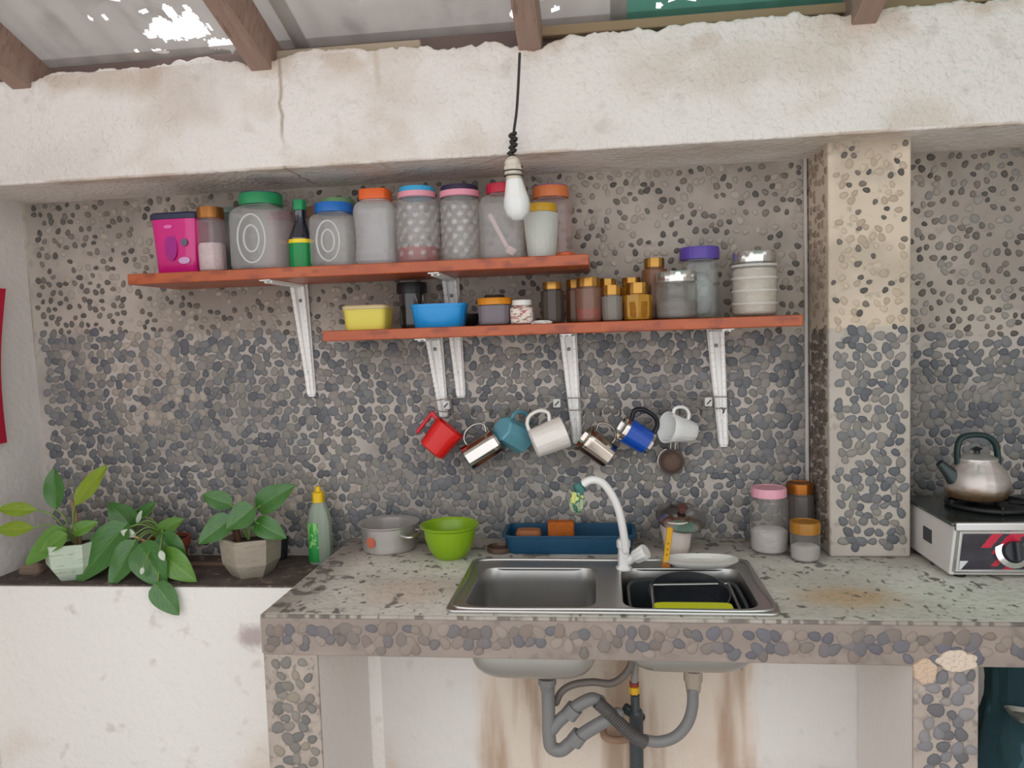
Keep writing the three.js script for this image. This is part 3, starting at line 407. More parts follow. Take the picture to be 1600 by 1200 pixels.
{ // lower shelf: back row first
  const B = { base: S2 };
  const rowJar = (label, x, lid, color, z, m, fill, extra = {}) => jar('spice_jar', label, 'jar', { x, lid: { x: lid[0], y: lid[1], color: '#b78a45', metal: 1, rough: 0.35 }, z, mat: m, fill, shoulder: 0.06, bottom: 500, ...B, ...extra }, SS);
  const bronze = clear('#c08a64', 0.2, 0.65), smoky = clear('#6a5d53', 0.2, 0.6), amber = clear('#e8b03c', 0.2, 0.6);
  rowJar('reddish brown spice jar close behind the jar with red powder', [884, 912], [[886, 911], [437, 450]], 0, 0.07, bronze, { h: 0.06, color: '#7a4a38' });
  rowJar('dull gold-lidded spice jar peeping over the small grey jar', [934, 966], [[937, 963], [436, 449]], 0, 0.06, bronze, { h: 0.05, color: '#5c3a28' });
  rowJar('gold-lidded spice jar close behind the amber jar', [970, 1004], [[972, 1001], [434, 447]], 0, 0.06, amber, { h: 0.05, color: '#96601e' });
  rowJar('tallest amber spice jar with a gold lid in the back row', [1003, 1043], [[1009, 1041], [404, 418]], 0, 0.07, bronze, { h: 0.1, color: '#8a4a2c' });
  { const c = atZ(645, 470, 0.07); jar('canister', 'tall black canister with a black lid behind the blue basin', 'canister', { x: [625, 664], lid: { x: [621, 667], y: [442, 458], color: '#16171c' }, z: 0.08, mat: mat('#1d1d22', 0.25, { clearcoat: 0.6 }), bottom: 500, ...B }); }
  { const c = atZ(705, 500, 0.06), t = thing('black_bowl', 'low black bowl tucked behind the blue basin', 'bowl', [c.x, S2, 0.06]); mesh('bowl', loft([[0, 0], [0.085, 0], [0.1, 0.006], [0.112, 0.034], [0.109, 0.034], [0.096, 0.008], [0, 0.006]], { ax: 0.72, az: 0.24 }), mat('#14141a', 0.5), t); }
  // front row
  { const c = atZ(576, 495, 0.14), s = perPx(576, 495, 0.14), t = thing('food_tub', 'small yellow square tub with a cream lid', 'tub', [c.x, S2, 0.14]), r = 33 * s, H = atZ(576, 484, 0.14).y - S2;
    mesh('tub', loft([[0, 0], [r * 0.92, 0], [r * 0.95, 0.004], [r, H], [r * 1.03, H], [r * 1.03, H - 0.003]], { n: 6, az: 0.8, seg: 64 }), mat('#dfd05a', 0.5), t);
    mesh('lid', loft([[r * 1.0, H], [r * 1.06, H + 0.001], [r * 1.06, H + 0.008], [r * 1.0, H + 0.011], [r * 0.9, H + 0.009], [0, H + 0.009]], { n: 6, az: 0.8, seg: 64 }), mat('#cdb98a', 0.5), t); }
  { const c = atZ(686, 492, 0.14), s = perPx(686, 492, 0.14), t = thing('basin', 'bright blue oval plastic basin full of small odds and ends', 'basin', [c.x, S2, 0.13]), r = 44 * s, H = atZ(686, 475, 0.14).y - S2;
    mesh('basin', loft([[0, 0.002], [r * 0.84, 0], [r * 0.88, 0.003], [r * 0.965, H * 0.85], [r * 0.985, H * 0.86], [r * 1.01, H], [r * 0.99, H], [r * 0.95, H * 0.86], [r * 0.86, 0.006], [0, 0.006]], { n: 3.2, az: 0.62, seg: 64 }), mat('#1a96de', 0.35, { clearcoat: 0.3 }), t);
    const bits = [[-0.055, 0.5], [-0.03, -0.4], [-0.005, 0.3], [0.018, -0.5], [0.04, 0.6], [-0.042, -0.7]];
    bits.forEach(([x, l], i) => { const o = thing('metal_skewer', 'thin metal skewer sticking out of the blue basin', 'skewer', [c.x + x, S2 + 0.01, 0.13], 'skewers in the blue basin'); mesh('rod', tube([[0, 0, 0], [l * 0.01, 0.02, 0], [l * 0.028, H + 0.011 + i % 3 * 0.003, 0.01]], 0.0018, { seg: 8, rad: 6 }), steel('#8d8378', 0.4), o); }); }
  { const o = jar('snack_jar', 'short clear jar with an orange lid and a little orange snack', 'jar', { x: [749, 798], lid: { x: [746, 799], y: [466, 476], color: '#d98a10' }, z: 0.14, mat: clear('#bdb3bd', 0.35, 0.7), n: 4, shoulder: 0.06, bottom: 506, fill: { h: 0.012, color: '#b98a4c' }, ...B });
    const k = thing('rubber_coil', 'dark coil of rubber bands on top of the orange lid', 'coil', [o.c.x, S2 + o.hb + o.hl, 0.14]); const pts = []; for (let i = 0; i < 60; i++) { const a = i * 0.5; pts.push([(0.022 + 0.003 * Math.sin(i * 1.7)) * Math.cos(a), 0.002 + i * 0.00008 + 0.001 * Math.sin(i), (0.018 + 0.003 * Math.cos(i)) * Math.sin(a)]); } mesh('band', tube(pts, 0.0022, { seg: 240, rad: 6 }), mat('#2a211e', 0.8), k); }
  jar('shell_jar', 'small patterned white jar with a white lid', 'jar', { x: [798, 834], lid: { x: [801, 832], y: [469, 477], color: '#e4e2dc' }, z: 0.15, mat: mat('#ffffff', 0.4, { map: paint(128, 64, (u, v) => (v > 0.8 ? [60, 52, 44] : mix([226, 214, 204], fbm(u * 10, v * 9, 2) > 0.5 ? [150, 116, 92] : [176, 90, 96], ss(0.52, 0.66, fbm(u * 24, v * 16))))) }), n: 4, shoulder: 0.2, bottom: 504, ...B });
  { const c = atZ(846, 504, 0.17), t = thing('folded_tissue', 'small crumpled white paper on the shelf edge', 'paper', [c.x, S2, 0.178]); mesh('paper', loft([[0, 0], [0.022, 0], [0.024, 0.004], [0.018, 0.008], [0, 0.009]], { az: 0.6, seg: 26, disp: (a, y) => 0.16 * Math.sin(a * 3 + y * 300) + 0.09 * Math.sin(a * 7), crease: 0.2 }), mat('#dcd9d2', 0.8), t); }
  rowJar('dark smoky spice jar with a gold lid', [845, 882], [[848, 878], [441, 452]], 0, 0.14, smoky, { h: 0.07, color: '#33292a' });
  rowJar('gold-lidded spice jar with red chilli powder', [899, 941], [[901, 938], [434, 448]], 0, 0.14, clear('#e6bfa8', 0.1, 0.84), { y: 482, color: '#cc2410' });
  rowJar('small spice jar filled with grey powder', [940, 973], [[943, 972], [446, 461]], 0, 0.15, clear('#b9b0a6', 0.3, 0.6), { y: 466, color: '#857d74' });
  rowJar('eight-sided amber spice jar with a gold lid', [973, 1020], [[978, 1012], [442, 459]], 0, 0.14, clear('#eeb844', 0.2, 0.55), { y: 470, color: '#b97d20' }, { sides: 8 });
  jar('plastic_jar', 'tall clear jar with a purple lid and a crinkled bag inside', 'jar', { x: [1066, 1121], lid: { x: [1060, 1122], y: [387, 406], color: '#5a45a0' }, z: 0.07, mat: clear('#f0f3f1', 0.1, 0.9), n: 4, shoulder: 0.1, bottom: 495, ...B });
  { const c = atZ(1093, 450, 0.07), t = thing('plastic_bag', 'crinkled clear plastic bag inside the purple-lidded jar', 'bag', [c.x, S2 + 0.006, 0.07]); const pr = []; for (let i = 0; i <= 14; i++) pr.push([i === 0 || i === 14 ? 0 : 0.032 * Math.pow(Math.sin(Math.PI * i / 14), 0.4), i / 14 * 0.115]); mesh('bag', loft(pr, { seg: 40, disp: (a, y) => 0.28 * (fbm(a * 1.6 + 3, y * 60) - 0.5) + 0.2 * (fbm(Math.sin(a) * 5 + 9, y * 130, 1) - 0.5), crease: 0.15 }), mat('#dfe6e2', 0.12, { transmission: 0.6, thickness: 0, clearcoat: 1 }), t); }
  const banded = (label, x, lidx, lidy, z, fillY, col) => { const o = jar('glass_canister', label, 'canister', { x, lid: { x: lidx, y: lidy, color: '#d2d0cc', metal: 1, rough: 0.15 }, z, mat: clear('#f2f1ee', 0.08, 0.9), disp: ribs(230, 0.018), shoulder: 0.08, bottom: 490, fill: { y: fillY, color: col }, ...B }, 'glass canisters with steel lids'); return o; };
  banded('short ribbed glass canister with a steel lid and grey grain', [1024, 1090], [1022, 1087], [425, 441], 0.145, 470, '#88817a');
  const o = banded('tall glass canister with a steel lid and banded white rice', [1143, 1214], [1142, 1211], [394, 411], 0.12, 420, '#ddd4c8');
  for (let k = 0; k < 4; k++) { const y = 0.032 + k * 0.031; mesh('raised_ring', loft([[o.r * 1.005, y - 0.003], [o.r * 1.035, y], [o.r * 1.005, y + 0.003]], { seg: 48 }), clear('#f2efe9', 0.15, 0.35), o.t); }
}
// ---------------------------------------------------------------- light bulb
{
  const bz = 0.29, b = atZ(808, 322, bz), s = perPx(808, 322, bz), top = atZ(805, 262, bz), hook = atZ(812, 84, bz);
  const t = thing('pendant_bulb', 'bare white light bulb hanging from a black cord', 'light bulb', [b.x, b.y, bz]);
  const R = 21 * s, L = (p) => p.clone().sub(b);
  const g1 = new THREE.Group(); g1.name = 'lamp'; t.add(g1); g1.rotation.z = 0.08;
  mesh('globe', loft([[0, -R * 1.1], [R * 0.5, -R * 0.98], [R * 0.85, -R * 0.6], [R, 0], [R * 0.96, R * 0.45]], { seg: 40, crease: 1.2 }), mat('#e9ebe9', 0.35), g1);
  mesh('collar', loft([[R * 0.96, R * 0.45], [R * 0.85, R * 0.8], [R * 0.62, R * 1.9], [R * 0.55, R * 1.95], [0, R * 1.95]], { seg: 40 }), mat('#f3f2ee', 0.4), g1);
  mesh('lamp_holder', loft([[0, R * 1.9], [R * 0.6, R * 1.9], [R * 0.6, R * 2.3], [R * 0.66, R * 2.35], [R * 0.66, R * 2.9], [R * 0.58, R * 3.0], [R * 0.58, R * 3.3], [R * 0.3, R * 3.6], [0, R * 3.6]], { seg: 36 }), mat('#d9cfc0', 0.55), g1);
  const wrap = []; for (let i = 0; i <= 40; i++) { const a = i * 0.32; wrap.push([R * 0.7 * Math.cos(a), R * (2.1 + 0.018 * i), R * 0.7 * Math.sin(a)]); } mesh('wire_wrap', tube(wrap, 0.0015, { seg: 120, rad: 6 }), mat('#2b2725', 0.6), g1);
  const black = mat('#2e2926', 0.6), A = L(top);
  const cord = [L(hook), L(atZ(810, 130, bz)), L(atZ(807, 175, bz)), L(atZ(803, 205, bz)), L(atZ(799, 235, bz)), L(atZ(803, 258, bz)), A];
  mesh('cord', tube(cord, 0.0032, { seg: 60 }), black, t);
  const k = []; for (let i = 0; i <= 70; i++) { const f = i / 70, p = L(atZ(800 + 2.5 * Math.sin(f * 9), 208 + 45 * (f < 0.5 ? f * 2 : 2 - 2 * f), bz)); k.push([p.x + 0.007 * Math.cos(i * 0.9), p.y, p.z + 0.006 * Math.sin(i * 0.9)]); }
  mesh('knotted_cord', tube(k, 0.0035, { seg: 200, rad: 7 }), black, t);
}
// ---------------------------------------------------------------- hook rail, mugs
const RZ = 0.036;
{
  const a = atZ(668, 634, RZ), m = (px, py) => { const p = atZ(px, py, RZ); return [p.x - a.x, p.y - a.y, 0]; };
  const t = thing('hook_rail', 'thin wire hook rail on the pebble wall below the lower shelf', 'hook rail', [a.x, a.y, RZ]), wire = steel('#8c8883', 0.35);
  mesh('upper_wire', tube([m(668, 630), m(690, 624), m(880, 622), m(1135, 620)], 0.0016, { seg: 40, rad: 6 }), wire, t);
  mesh('lower_wire', tube([m(668, 638), m(690, 643), m(880, 641), m(1135, 638)], 0.0016, { seg: 40, rad: 6 }), wire, t);
  for (const px of [730, 768, 806, 842, 905, 950, 1000, 1040, 1080]) mesh('cross_wire', tube([m(px, 623), m(px, 641)], 0.0012, { seg: 2, rad: 5 }), wire, t);
  for (const [px, py] of [[697, 633], [870, 630], [1107, 628]]) { const p = m(px, py); mesh('mount', join(box(p[0] - 0.010, p[0] + 0.010, p[1] - 0.012, p[1] + 0.012, -0.022, 0.004, 0.003)), mat('#d8d6d2', 0.4), t); mesh('screw', bar([p[0] - 0.005, p[1] - 0.006, 0.006], [p[0] + 0.006, p[1] + 0.006, 0.006], 0.003, 0.004), steel('#4c4946', 0.4), t); }
  for (const [px, py] of [[708, 641], [740, 640], [769, 641], [795, 640], [828, 641], [855, 640], [911, 642], [938, 642], [968, 642], [999, 641], [1029, 640], [1060, 640], [1093, 640], [1127, 638]]) { const p = m(px, py); mesh('hook', tube([[p[0], p[1] + 0.002, 0.002], [p[0] + 0.003, p[1] - 0.004, 0.014], [p[0], p[1] - 0.010, 0.028], [p[0], p[1] - 0.006, 0.04], [p[0] + 0.002, p[1] + 0.005, 0.045]], 0.0017, { seg: 14, rad: 6 }), wire, t); }
}
// open cup standing on its base at the origin
function cup(R0, R1, H, w = 0.003, o = {}) { return loft([[0, 0], [R0 * 0.85, 0], [R0, 0.004], ...[0.25, 0.5, 0.75].map((k) => [R0 + (R1 - R0) * k, H * k]), [R1, H - 0.001], [R1 - w * 0.5, H + 0.0005], [R1 - w, H - 0.001], [R0 - w, 0.008], [R0 * 0.8, 0.005], [0, 0.005]], { seg: 48, ...o }); }
function hang(t, px, py, z, axis, out, H) { // axis: way the mouth points; out: way the handle points
  const y = V(...axis).normalize(), x = V(...out), zz = new THREE.Vector3(); x.addScaledVector(y, -x.dot(y)).normalize(); zz.crossVectors(x, y);
  t.quaternion.setFromRotationMatrix(new THREE.Matrix4().makeBasis(x, y, zz)); t.position.copy(atZ(px, py, z)).addScaledVector(y, -H / 2);
}
const loopHandle = (R, H, out, r, lo = 0.2, hi = 0.82, ry = 1) => tube([[R * 0.96, H * hi, 0], [R + out * 0.6, H * (hi + 0.05), 0], [R + out, H * (hi - 0.14), 0], [R + out * 0.92, H * (lo + 0.15), 0], [R + out * 0.45, H * lo, 0], [R * 0.95, H * (lo - 0.02), 0]], r, { seg: 30, rad: 10 }).scale(1, 1, ry);
const MG = 'mugs hanging from the hook rail';
{
  let t = thing('mug', 'red plastic mug with an open straight handle', 'mug', [0, 0, 0], MG);
  mesh('body', cup(0.038, 0.043, 0.082, 0.003, { n: 3 }), mat('#d8140f', 0.35), t);
  mesh('handle', join(bar([0.04, 0.076, 0], [0.066, 0.082, 0], 0.012, 0.014, 0.004), bar([0.063, 0.086, 0], [0.062, 0.012, 0], 0.010, 0.014, 0.004)), mat('#c8102a', 0.35), t);
  hang(t, 689, 686, 0.075, [0.62, 0.74, -0.12], [-0.8, 0.6, 0], 0.082);
  const s1 = thing('mug', 'plain steel mug hanging between the red and teal mugs', 'mug', [0, 0, 0], MG), chrome = steel('#cfcac4', 0.16);
  mesh('body', cup(0.036, 0.037, 0.1, 0.0015), chrome, s1); mesh('rim', loft([[0.0365, 0.094], [0.039, 0.096], [0.039, 0.1], [0.0365, 0.101]], { seg: 40 }), steel('#8b847d', 0.3), s1); mesh('handle', loopHandle(0.036, 0.1, 0.032, 0.003, 0.25, 0.85, 2), chrome, s1);
  hang(s1, 753, 703, 0.075, [0.84, 0.5, -0.2], [-0.5, 0.85, 0], 0.1);
  const tl = thing('mug', 'teal plastic mug hanging beside the cream mug', 'mug', [0, 0, 0], MG);
  mesh('body', cup(0.036, 0.042, 0.085, 0.003, { sides: 8, seg: 64, crease: 0.3 }), mat('#64a0af', 0.4), tl); mesh('handle', loopHandle(0.039, 0.085, 0.026, 0.0055), mat('#55909f', 0.45), tl);
  hang(tl, 800, 678, 0.05, [0.45, -0.35, -0.5], [0.2, 0.95, 0.1], 0.085);
  const cr = thing('mug', 'cream ceramic mug with a round loop handle', 'mug', [0, 0, 0], MG), cream = mat('#eee8e0', 0.2, { clearcoat: 0.6 });
  mesh('body', cup(0.039, 0.0435, 0.092, 0.004), cream, cr); mesh('handle', loopHandle(0.041, 0.092, 0.034, 0.0052, 0.08, 0.7, 1.2), cream, cr);
  hang(cr, 857, 684, 0.09, [0.92, 0.33, -0.22], [-0.4, 0.9, 0], 0.092);
  const s2 = thing('mug', 'plain steel mug hanging between the cream and blue mugs', 'mug', [0, 0, 0], MG);
  mesh('body', cup(0.035, 0.037, 0.088, 0.0015), steel('#d0c6bb', 0.18), s2); mesh('rim', loft([[0.037, 0.082], [0.0395, 0.084], [0.0395, 0.088], [0.036, 0.089]], { seg: 40 }), steel('#8a7a6c', 0.3), s2); mesh('handle', loopHandle(0.036, 0.088, 0.03, 0.003, 0.25, 0.85, 2), steel('#b9aea4', 0.2), s2);
  hang(s2, 933, 699, 0.075, [-0.76, 0.62, 0.1], [0.55, 0.85, 0], 0.088);
  const bl = thing('mug', 'blue steel travel mug with a black handle', 'mug', [0, 0, 0], MG);
  mesh('body', cup(0.032, 0.034, 0.09, 0.0015), steel('#d2cbc3', 0.2), bl); mesh('sleeve', loft([[0.0322, 0.012], [0.0335, 0.013], [0.0355, 0.078], [0.034, 0.079]], { seg: 48 }), mat('#0f4fb8', 0.3, { clearcoat: 0.7 }), bl);
  mesh('handle', loopHandle(0.034, 0.09, 0.034, 0.006, 0.12, 0.9, 1.3), mat('#17171f', 0.4), bl);
  hang(bl, 994, 681, 0.075, [-0.82, 0.55, 0.2], [0.5, 0.85, 0], 0.09);
  const wh = thing('mug', 'small white ceramic mug hanging mouth outwards', 'mug', [0, 0, 0], MG), white = mat('#f0f1ef', 0.2, { clearcoat: 0.6 });
  mesh('body', loft([[0, 0], [0.026, 0], [0.0275, 0.004], [0.031, 0.02], [0.035, 0.05], [0.0415, 0.08], [0.041, 0.0815], [0.0385, 0.08], [0.032, 0.05], [0.027, 0.012], [0, 0.008]], { seg: 48 }), white, wh); mesh('handle', loopHandle(0.034, 0.08, 0.024, 0.0045, 0.3, 0.85, 1.2), white, wh);
  hang(wh, 1062, 671, 0.075, [-0.85, 0.22, 0.48], [0.25, 0.9, 0], 0.08);
  // tea strainer
  const c = atZ(1049, 721, 0.035), st = thing('tea_strainer', 'round brown-stained tea strainer hanging under the white mug', 'strainer', [c.x, c.y, 0.035]);
  mesh('mesh_bowl', loft([[0.031, 0.004], [0.029, 0.012], [0.02, 0.022], [0, 0.026]], { seg: 36 }).rotateX(Math.PI / 2).translate(0, 0, -0.004), mat('#6a554a', 0.8, { bumpMap: roughBump, bumpScale: 0.002 }), st);
  mesh('rim', new THREE.TorusGeometry(0.031, 0.0035, 10, 40), mat('#5c4a44', 0.5), st); mesh('outer_ring', new THREE.TorusGeometry(0.034, 0.0022, 8, 40, 2.2).rotateZ(1.9).translate(-0.001, 0.001, -0.002), steel('#d5d0ca', 0.3), st);
  for (const s of [-1, 1]) mesh('strap', bar([s * 0.006 + 0.004, 0.03, 0], [s * 0.006 + 0.012, 0.135, 0.004], 0.003, 0.002, 0.0008), steel('#b8b2ac', 0.35), st);
}
// ---------------------------------------------------------------- sink and tap
{
  const { x0, x1, z0, z1 } = SINK, t = thing('kitchen_sink', 'stainless steel double-bowl sink set in the counter', 'sink', [0, TOP, 0]), ss1 = steel('#c4c3c0', 0.32);
  const rr = (sh, a, b, c, d, r) => { sh.moveTo(a + r, c); sh.lineTo(b - r, c); sh.quadraticCurveTo(b, c, b, c + r); sh.lineTo(b, d - r); sh.quadraticCurveTo(b, d, b - r, d); sh.lineTo(a + r, d); sh.quadraticCurveTo(a, d, a, d - r); sh.lineTo(a, c + r); sh.quadraticCurveTo(a, c, a + r, c); return sh; };
  const bowls = [[-0.302, -0.022, 0.292, 0.558, 0.178], [0.028, 0.305, 0.292, 0.558, 0.158]];
  const sh = rr(new THREE.Shape(), x0, x1, -z1, -z0, 0.02); for (const [a, b, c, d] of bowls) sh.holes.push(rr(new THREE.Path(), a, b, -d, -c, 0.045));
  mesh('rim', new THREE.ExtrudeGeometry(sh, { depth: 0.002, bevelEnabled: true, bevelSize: 0.003, bevelThickness: 0.003, bevelSegments: 3, curveSegments: 10 }).rotateX(-Math.PI / 2).translate(0, 0.003, 0), ss1, t);
  mesh('rim_bead', tube([[x0 + 0.012, 0.008, z0 + 0.012], [x1 - 0.012, 0.008, z0 + 0.012], [x1 - 0.01, 0.008, z1 - 0.01], [x0 + 0.012, 0.008, z1 - 0.01]].flatMap((p, i, a) => { const q = a[(i + 1) % 4]; return [0.03, 0.5, 0.97].map((k) => p.map((v, j) => v + (q[j] - v) * k)); }), 0.004, { closed: true, seg: 120, rad: 8 }), ss1, t);
  for (const [a, b, c, d, D] of bowls) {
    const w = (b - a) / 2, h = (d - c) / 2, cx = (a + b) / 2, cz = (c + d) / 2, N = 10, pr = [[w * 1.012, 0.006], [w, 0.001]];
    for (let i = 1; i <= 4; i++) pr.push([w * (1 - 0.035 * i / 4), -(D - 0.066) * i / 4]);
    for (let i = 1; i <= 6; i++) { const q = i / 6 * Math.PI / 2; pr.push([w * 0.965 - 0.06 * (1 - Math.cos(q)), -(D - 0.066) - 0.055 * Math.sin(q)]); }
    pr.push([0.03, -D + 0.004], [0.028, -D], [0, -D]);
    const g = mesh('bowl', loft(pr, { n: 5.5, az: h / w, seg: 80, crease: 1.1 }).translate(cx, 0, cz), steel('#bdbcb9', 0.36), t);
    mesh('drain', loft([[0, -D + 0.0015], [0.03, -D + 0.0015], [0.036, -D + 0.0055], [0.04, -D + 0.005]], { seg: 32 }).translate(cx, 0, cz), steel('#8f8d8a', 0.25), g);
  }
  const sl = atY(1130, 888, TOP); mesh('overflow_slot', loft([[0, 0.0085], [0.017, 0.0085], [0.017, 0.0095], [0, 0.0098]], { az: 0.35, seg: 28 }).translate(sl.x, 0, sl.z), mat('#23232e', 0.5), t);
}
{ // tap
  const b = atY(975, 889, TOP + 0.006), P = (px, py) => atZ(px, py, b.z).sub(b), t = thing('kitchen_tap', 'white plastic gooseneck tap with a fluted knob', 'tap', b), wh = mat('#eceae6', 0.3, { clearcoat: 0.3 }), s = perPx(975, 870, b.z), y1 = P(975, 850).y;
  mesh('base', loft([[0, 0], [0.019, 0], [0.019, 0.004], [0.014, 0.010], [0.0135, y1 - 0.01], [0.0165, y1 - 0.006], [0.0165, y1 + 0.008], [0.012, y1 + 0.013], [0, y1 + 0.013]], { seg: 36 }), wh, t);
  mesh('spout', tube([P(977, 858), P(973, 825), P(965, 790), P(951, 762), P(938, 748), P(923, 745), P(908, 753)].map((v, i) => v.setZ(0.01 + i * 0.006)), 0.0095, { seg: 60, rad: 14 }), wh, t);
  const k0 = P(984, 875), k1 = P(1006, 860), dir = k1.clone().sub(k0).normalize(), q = new THREE.Quaternion().setFromUnitVectors(V(0, 1, 0), dir.clone().setZ(0.35).normalize());
  mesh('valve_arm', loft([[0, -0.008], [0.011, -0.008], [0.011, 0.018], [0, 0.018]], { seg: 28 }).applyQuaternion(q).translate(...k0), wh, t);
  mesh('knob', loft([[0, 0], [0.0135, 0], [0.016, 0.004], [0.0185, 0.03], [0.0165, 0.034], [0, 0.035]], { seg: 64, disp: (a, y, j) => (j > 1 && j < 4 ? 0.06 * Math.cos(a * 8) : 0) }).applyQuaternion(q).translate(...k0.clone().addScaledVector(dir, 0.014).setZ(0.006)), wh, t);
  const n = P(906, 756).setZ(0.048);
  mesh('nozzle', loft([[0.012, -0.012], [0.013, 0], [0.011, 0.012], [0, 0.014]], { seg: 28 }).rotateZ(0.5).translate(...n), mat('#2f6c68', 0.4), t);
  const fc = P(903, 775).setZ(0.05), cl = thing('cloth_filter', 'crumpled green and yellow cloth tied under the tap nozzle', 'cloth', b.clone().add(fc));
  const cmap = paint(128, 128, (u, v) => { const f = fbm(u * 6, v * 4); return f > 0.56 ? [206, 212, 128] : f > 0.46 ? [62, 110, 98] : [170, 184, 150]; });
  mesh('cloth', loft([[0.013, 0.022], [0.012, 0.012], [0.016, 0], [0.014, -0.012], [0.011, -0.024], [0.004, -0.03], [0, -0.028]], { seg: 36, disp: (a, y) => 0.22 * Math.sin(a * 5 + y * 70) + 0.1 * Math.sin(a * 11) }), mat('#ffffff', 0.9, { map: cmap }), cl);
}
// things in and round the sink
{
  const ty = TOP - 0.035;
  const bs = thing('basin_liner', 'dark grey plastic tub sitting in the smaller bowl', 'tub', [0.167, TOP - 0.135, 0.425]), w = 0.125;
  mesh('tub', loft([[0, 0], [w * 0.86, 0], [w * 0.9, 0.006], [w * 0.97, 0.118], [w * 1.0, 0.12], [w * 0.99, 0.124], [w * 0.945, 0.12], [w * 0.88, 0.01], [0, 0.005]], { n: 5, az: 0.94, seg: 72 }), mat('#3b4142', 0.45), bs);
  const F = (px, py, y) => atY(px, py, y);
  const wr = thing('wire_drainer', 'rectangular wire drainer frame holding the black pan', 'drainer', [0.185, TOP - 0.03, 0.43]), wire = steel('#a7a6a4', 0.3), rel = (px, py, y) => F(px, py, y).sub(wr.position);
  const a = rel(1018, 914, TOP - 0.004), b = rel(1138, 912, TOP - 0.004), c = rel(1158, 957, TOP - 0.01), d = rel(1022, 958, TOP - 0.01);
  for (const [p, q] of [[a, b], [b, c], [c, d], [d, a]]) mesh('top_rail', tube([p, q], 0.0035, { seg: 3, rad: 8 }), wire, wr);
  for (const p of [a, b, c, d]) mesh('leg', tube([p, p.clone().setY(-0.098)], 0.0028, { seg: 3, rad: 8 }), wire, wr);
  const pn = F(1078, 921, TOP + 0.004), pan = thing('black_pan', 'round black pan propped in the wire drainer', 'pan', [pn.x, TOP - 0.054, 0.41]);
  mesh('pan', loft([[0, 0], [0.066, 0], [0.074, 0.006], [0.086, 0.048], [0.088, 0.05], [0.085, 0.05], [0.072, 0.009], [0, 0.004]], { seg: 56 }).rotateX(0.2), mat('#23262c', 0.28, { clearcoat: 0.5 }), pan);
  const pl = F(1100, 893, TOP + 0.012), plate = thing('white_dish', 'white oval dish on the back rim of the sink behind the black pan', 'dish', [pl.x, TOP + 0.007, 0.268]);
  mesh('dish', loft([[0, 0], [0.062, 0], [0.07, 0.003], [0.086, 0.013], [0.088, 0.015], [0.085, 0.0155], [0.067, 0.006], [0, 0.004]], { seg: 56, az: 0.52, n: 2.6 }), mat('#ecebe4', 0.3, { clearcoat: 0.4 }), plate);
  const yt = F(1084, 948, TOP + 0.004), sp = thing('yellow_tub', 'bright yellow plastic box lid lying in the drainer', 'tub', [yt.x, TOP - 0.033, 0.53]);
  mesh('box', loft([[0, 0], [0.074, 0], [0.078, 0.004], [0.081, 0.03], [0.078, 0.036], [0, 0.037]], { n: 6, az: 0.28, seg: 64 }), mat('#d9e000', 0.4), sp);
  // brush with yellow handle
  const h0 = F(1040, 887, TOP + 0.006), h1 = atZ(1047, 824, 0.235), br = thing('scrub_brush', 'brush with a long yellow handle leaning on the mug', 'brush', h0), top = h1.clone().sub(h0);
  mesh('handle', bar([0, 0.008, 0], top, 0.0145, 0.007, 0.003), mat('#dba514', 0.4), br); mesh('grip_holes', join([0.25, 0.4, 0.55].map((k) => new THREE.SphereGeometry(0.0022, 8, 6).scale(1, 2, 0.5).translate(top.x * k, 0.008 + (top.y - 0.008) * k, top.z * k + 0.004))), mat('#a97608', 0.6), br);
  mesh('brush_head', box(-0.011, 0.011, 0, 0.012, -0.008, 0.008, 0.004), mat('#a5642a', 0.7), br);
  // cup with saucer-like lid tilted on top
  const cp = F(1056, 857, TOP), cs = perPx(1056, 830, 0.12), cupT = thing('mug', 'white patterned mug standing behind the sink under a steel lid', 'mug', [cp.x, TOP, cp.z + 0.03]);
  const pat = paint(256, 128, (u, v) => { const f = fbm(u * 30, v * 10, 2); if (u > 0.68 && u < 0.86 && v < 0.8 && Math.abs(Math.sin(u * 60 + v * 12 + f * 3)) < 0.35) return [54, 48, 50]; if (Math.hypot((u - 0.74) * 9, (v - 0.75) * 4) < 0.35) return [200, 60, 62]; return [226, 214, 206]; });
  mesh('body', cup(0.031, 0.043, 0.085, 0.003), mat('#ffffff', 0.3, { map: pat }), cupT);
  const ld = thing('steel_lid', 'round steel lid resting tilted on the patterned mug', 'lid', [cp.x + 0.012, TOP + 0.088, cp.z + 0.025]);
  const lg = new THREE.Group(); lg.name = 'cover'; ld.add(lg); lg.rotation.set(0.42, 0, -0.1);
  mesh('dome', loft([[0.062, 0.001], [0.064, 0.0], [0.064, 0.003], [0.058, 0.005], [0.05, 0.012], [0.02, 0.018], [0, 0.019]], { seg: 48 }), steel('#b5b3b0', 0.22), lg);
  mesh('knob', loft([[0, 0.018], [0.008, 0.018], [0.006, 0.024], [0.013, 0.03], [0.012, 0.036], [0, 0.038]], { seg: 28 }), mat('#5e3a38', 0.5), lg);
}
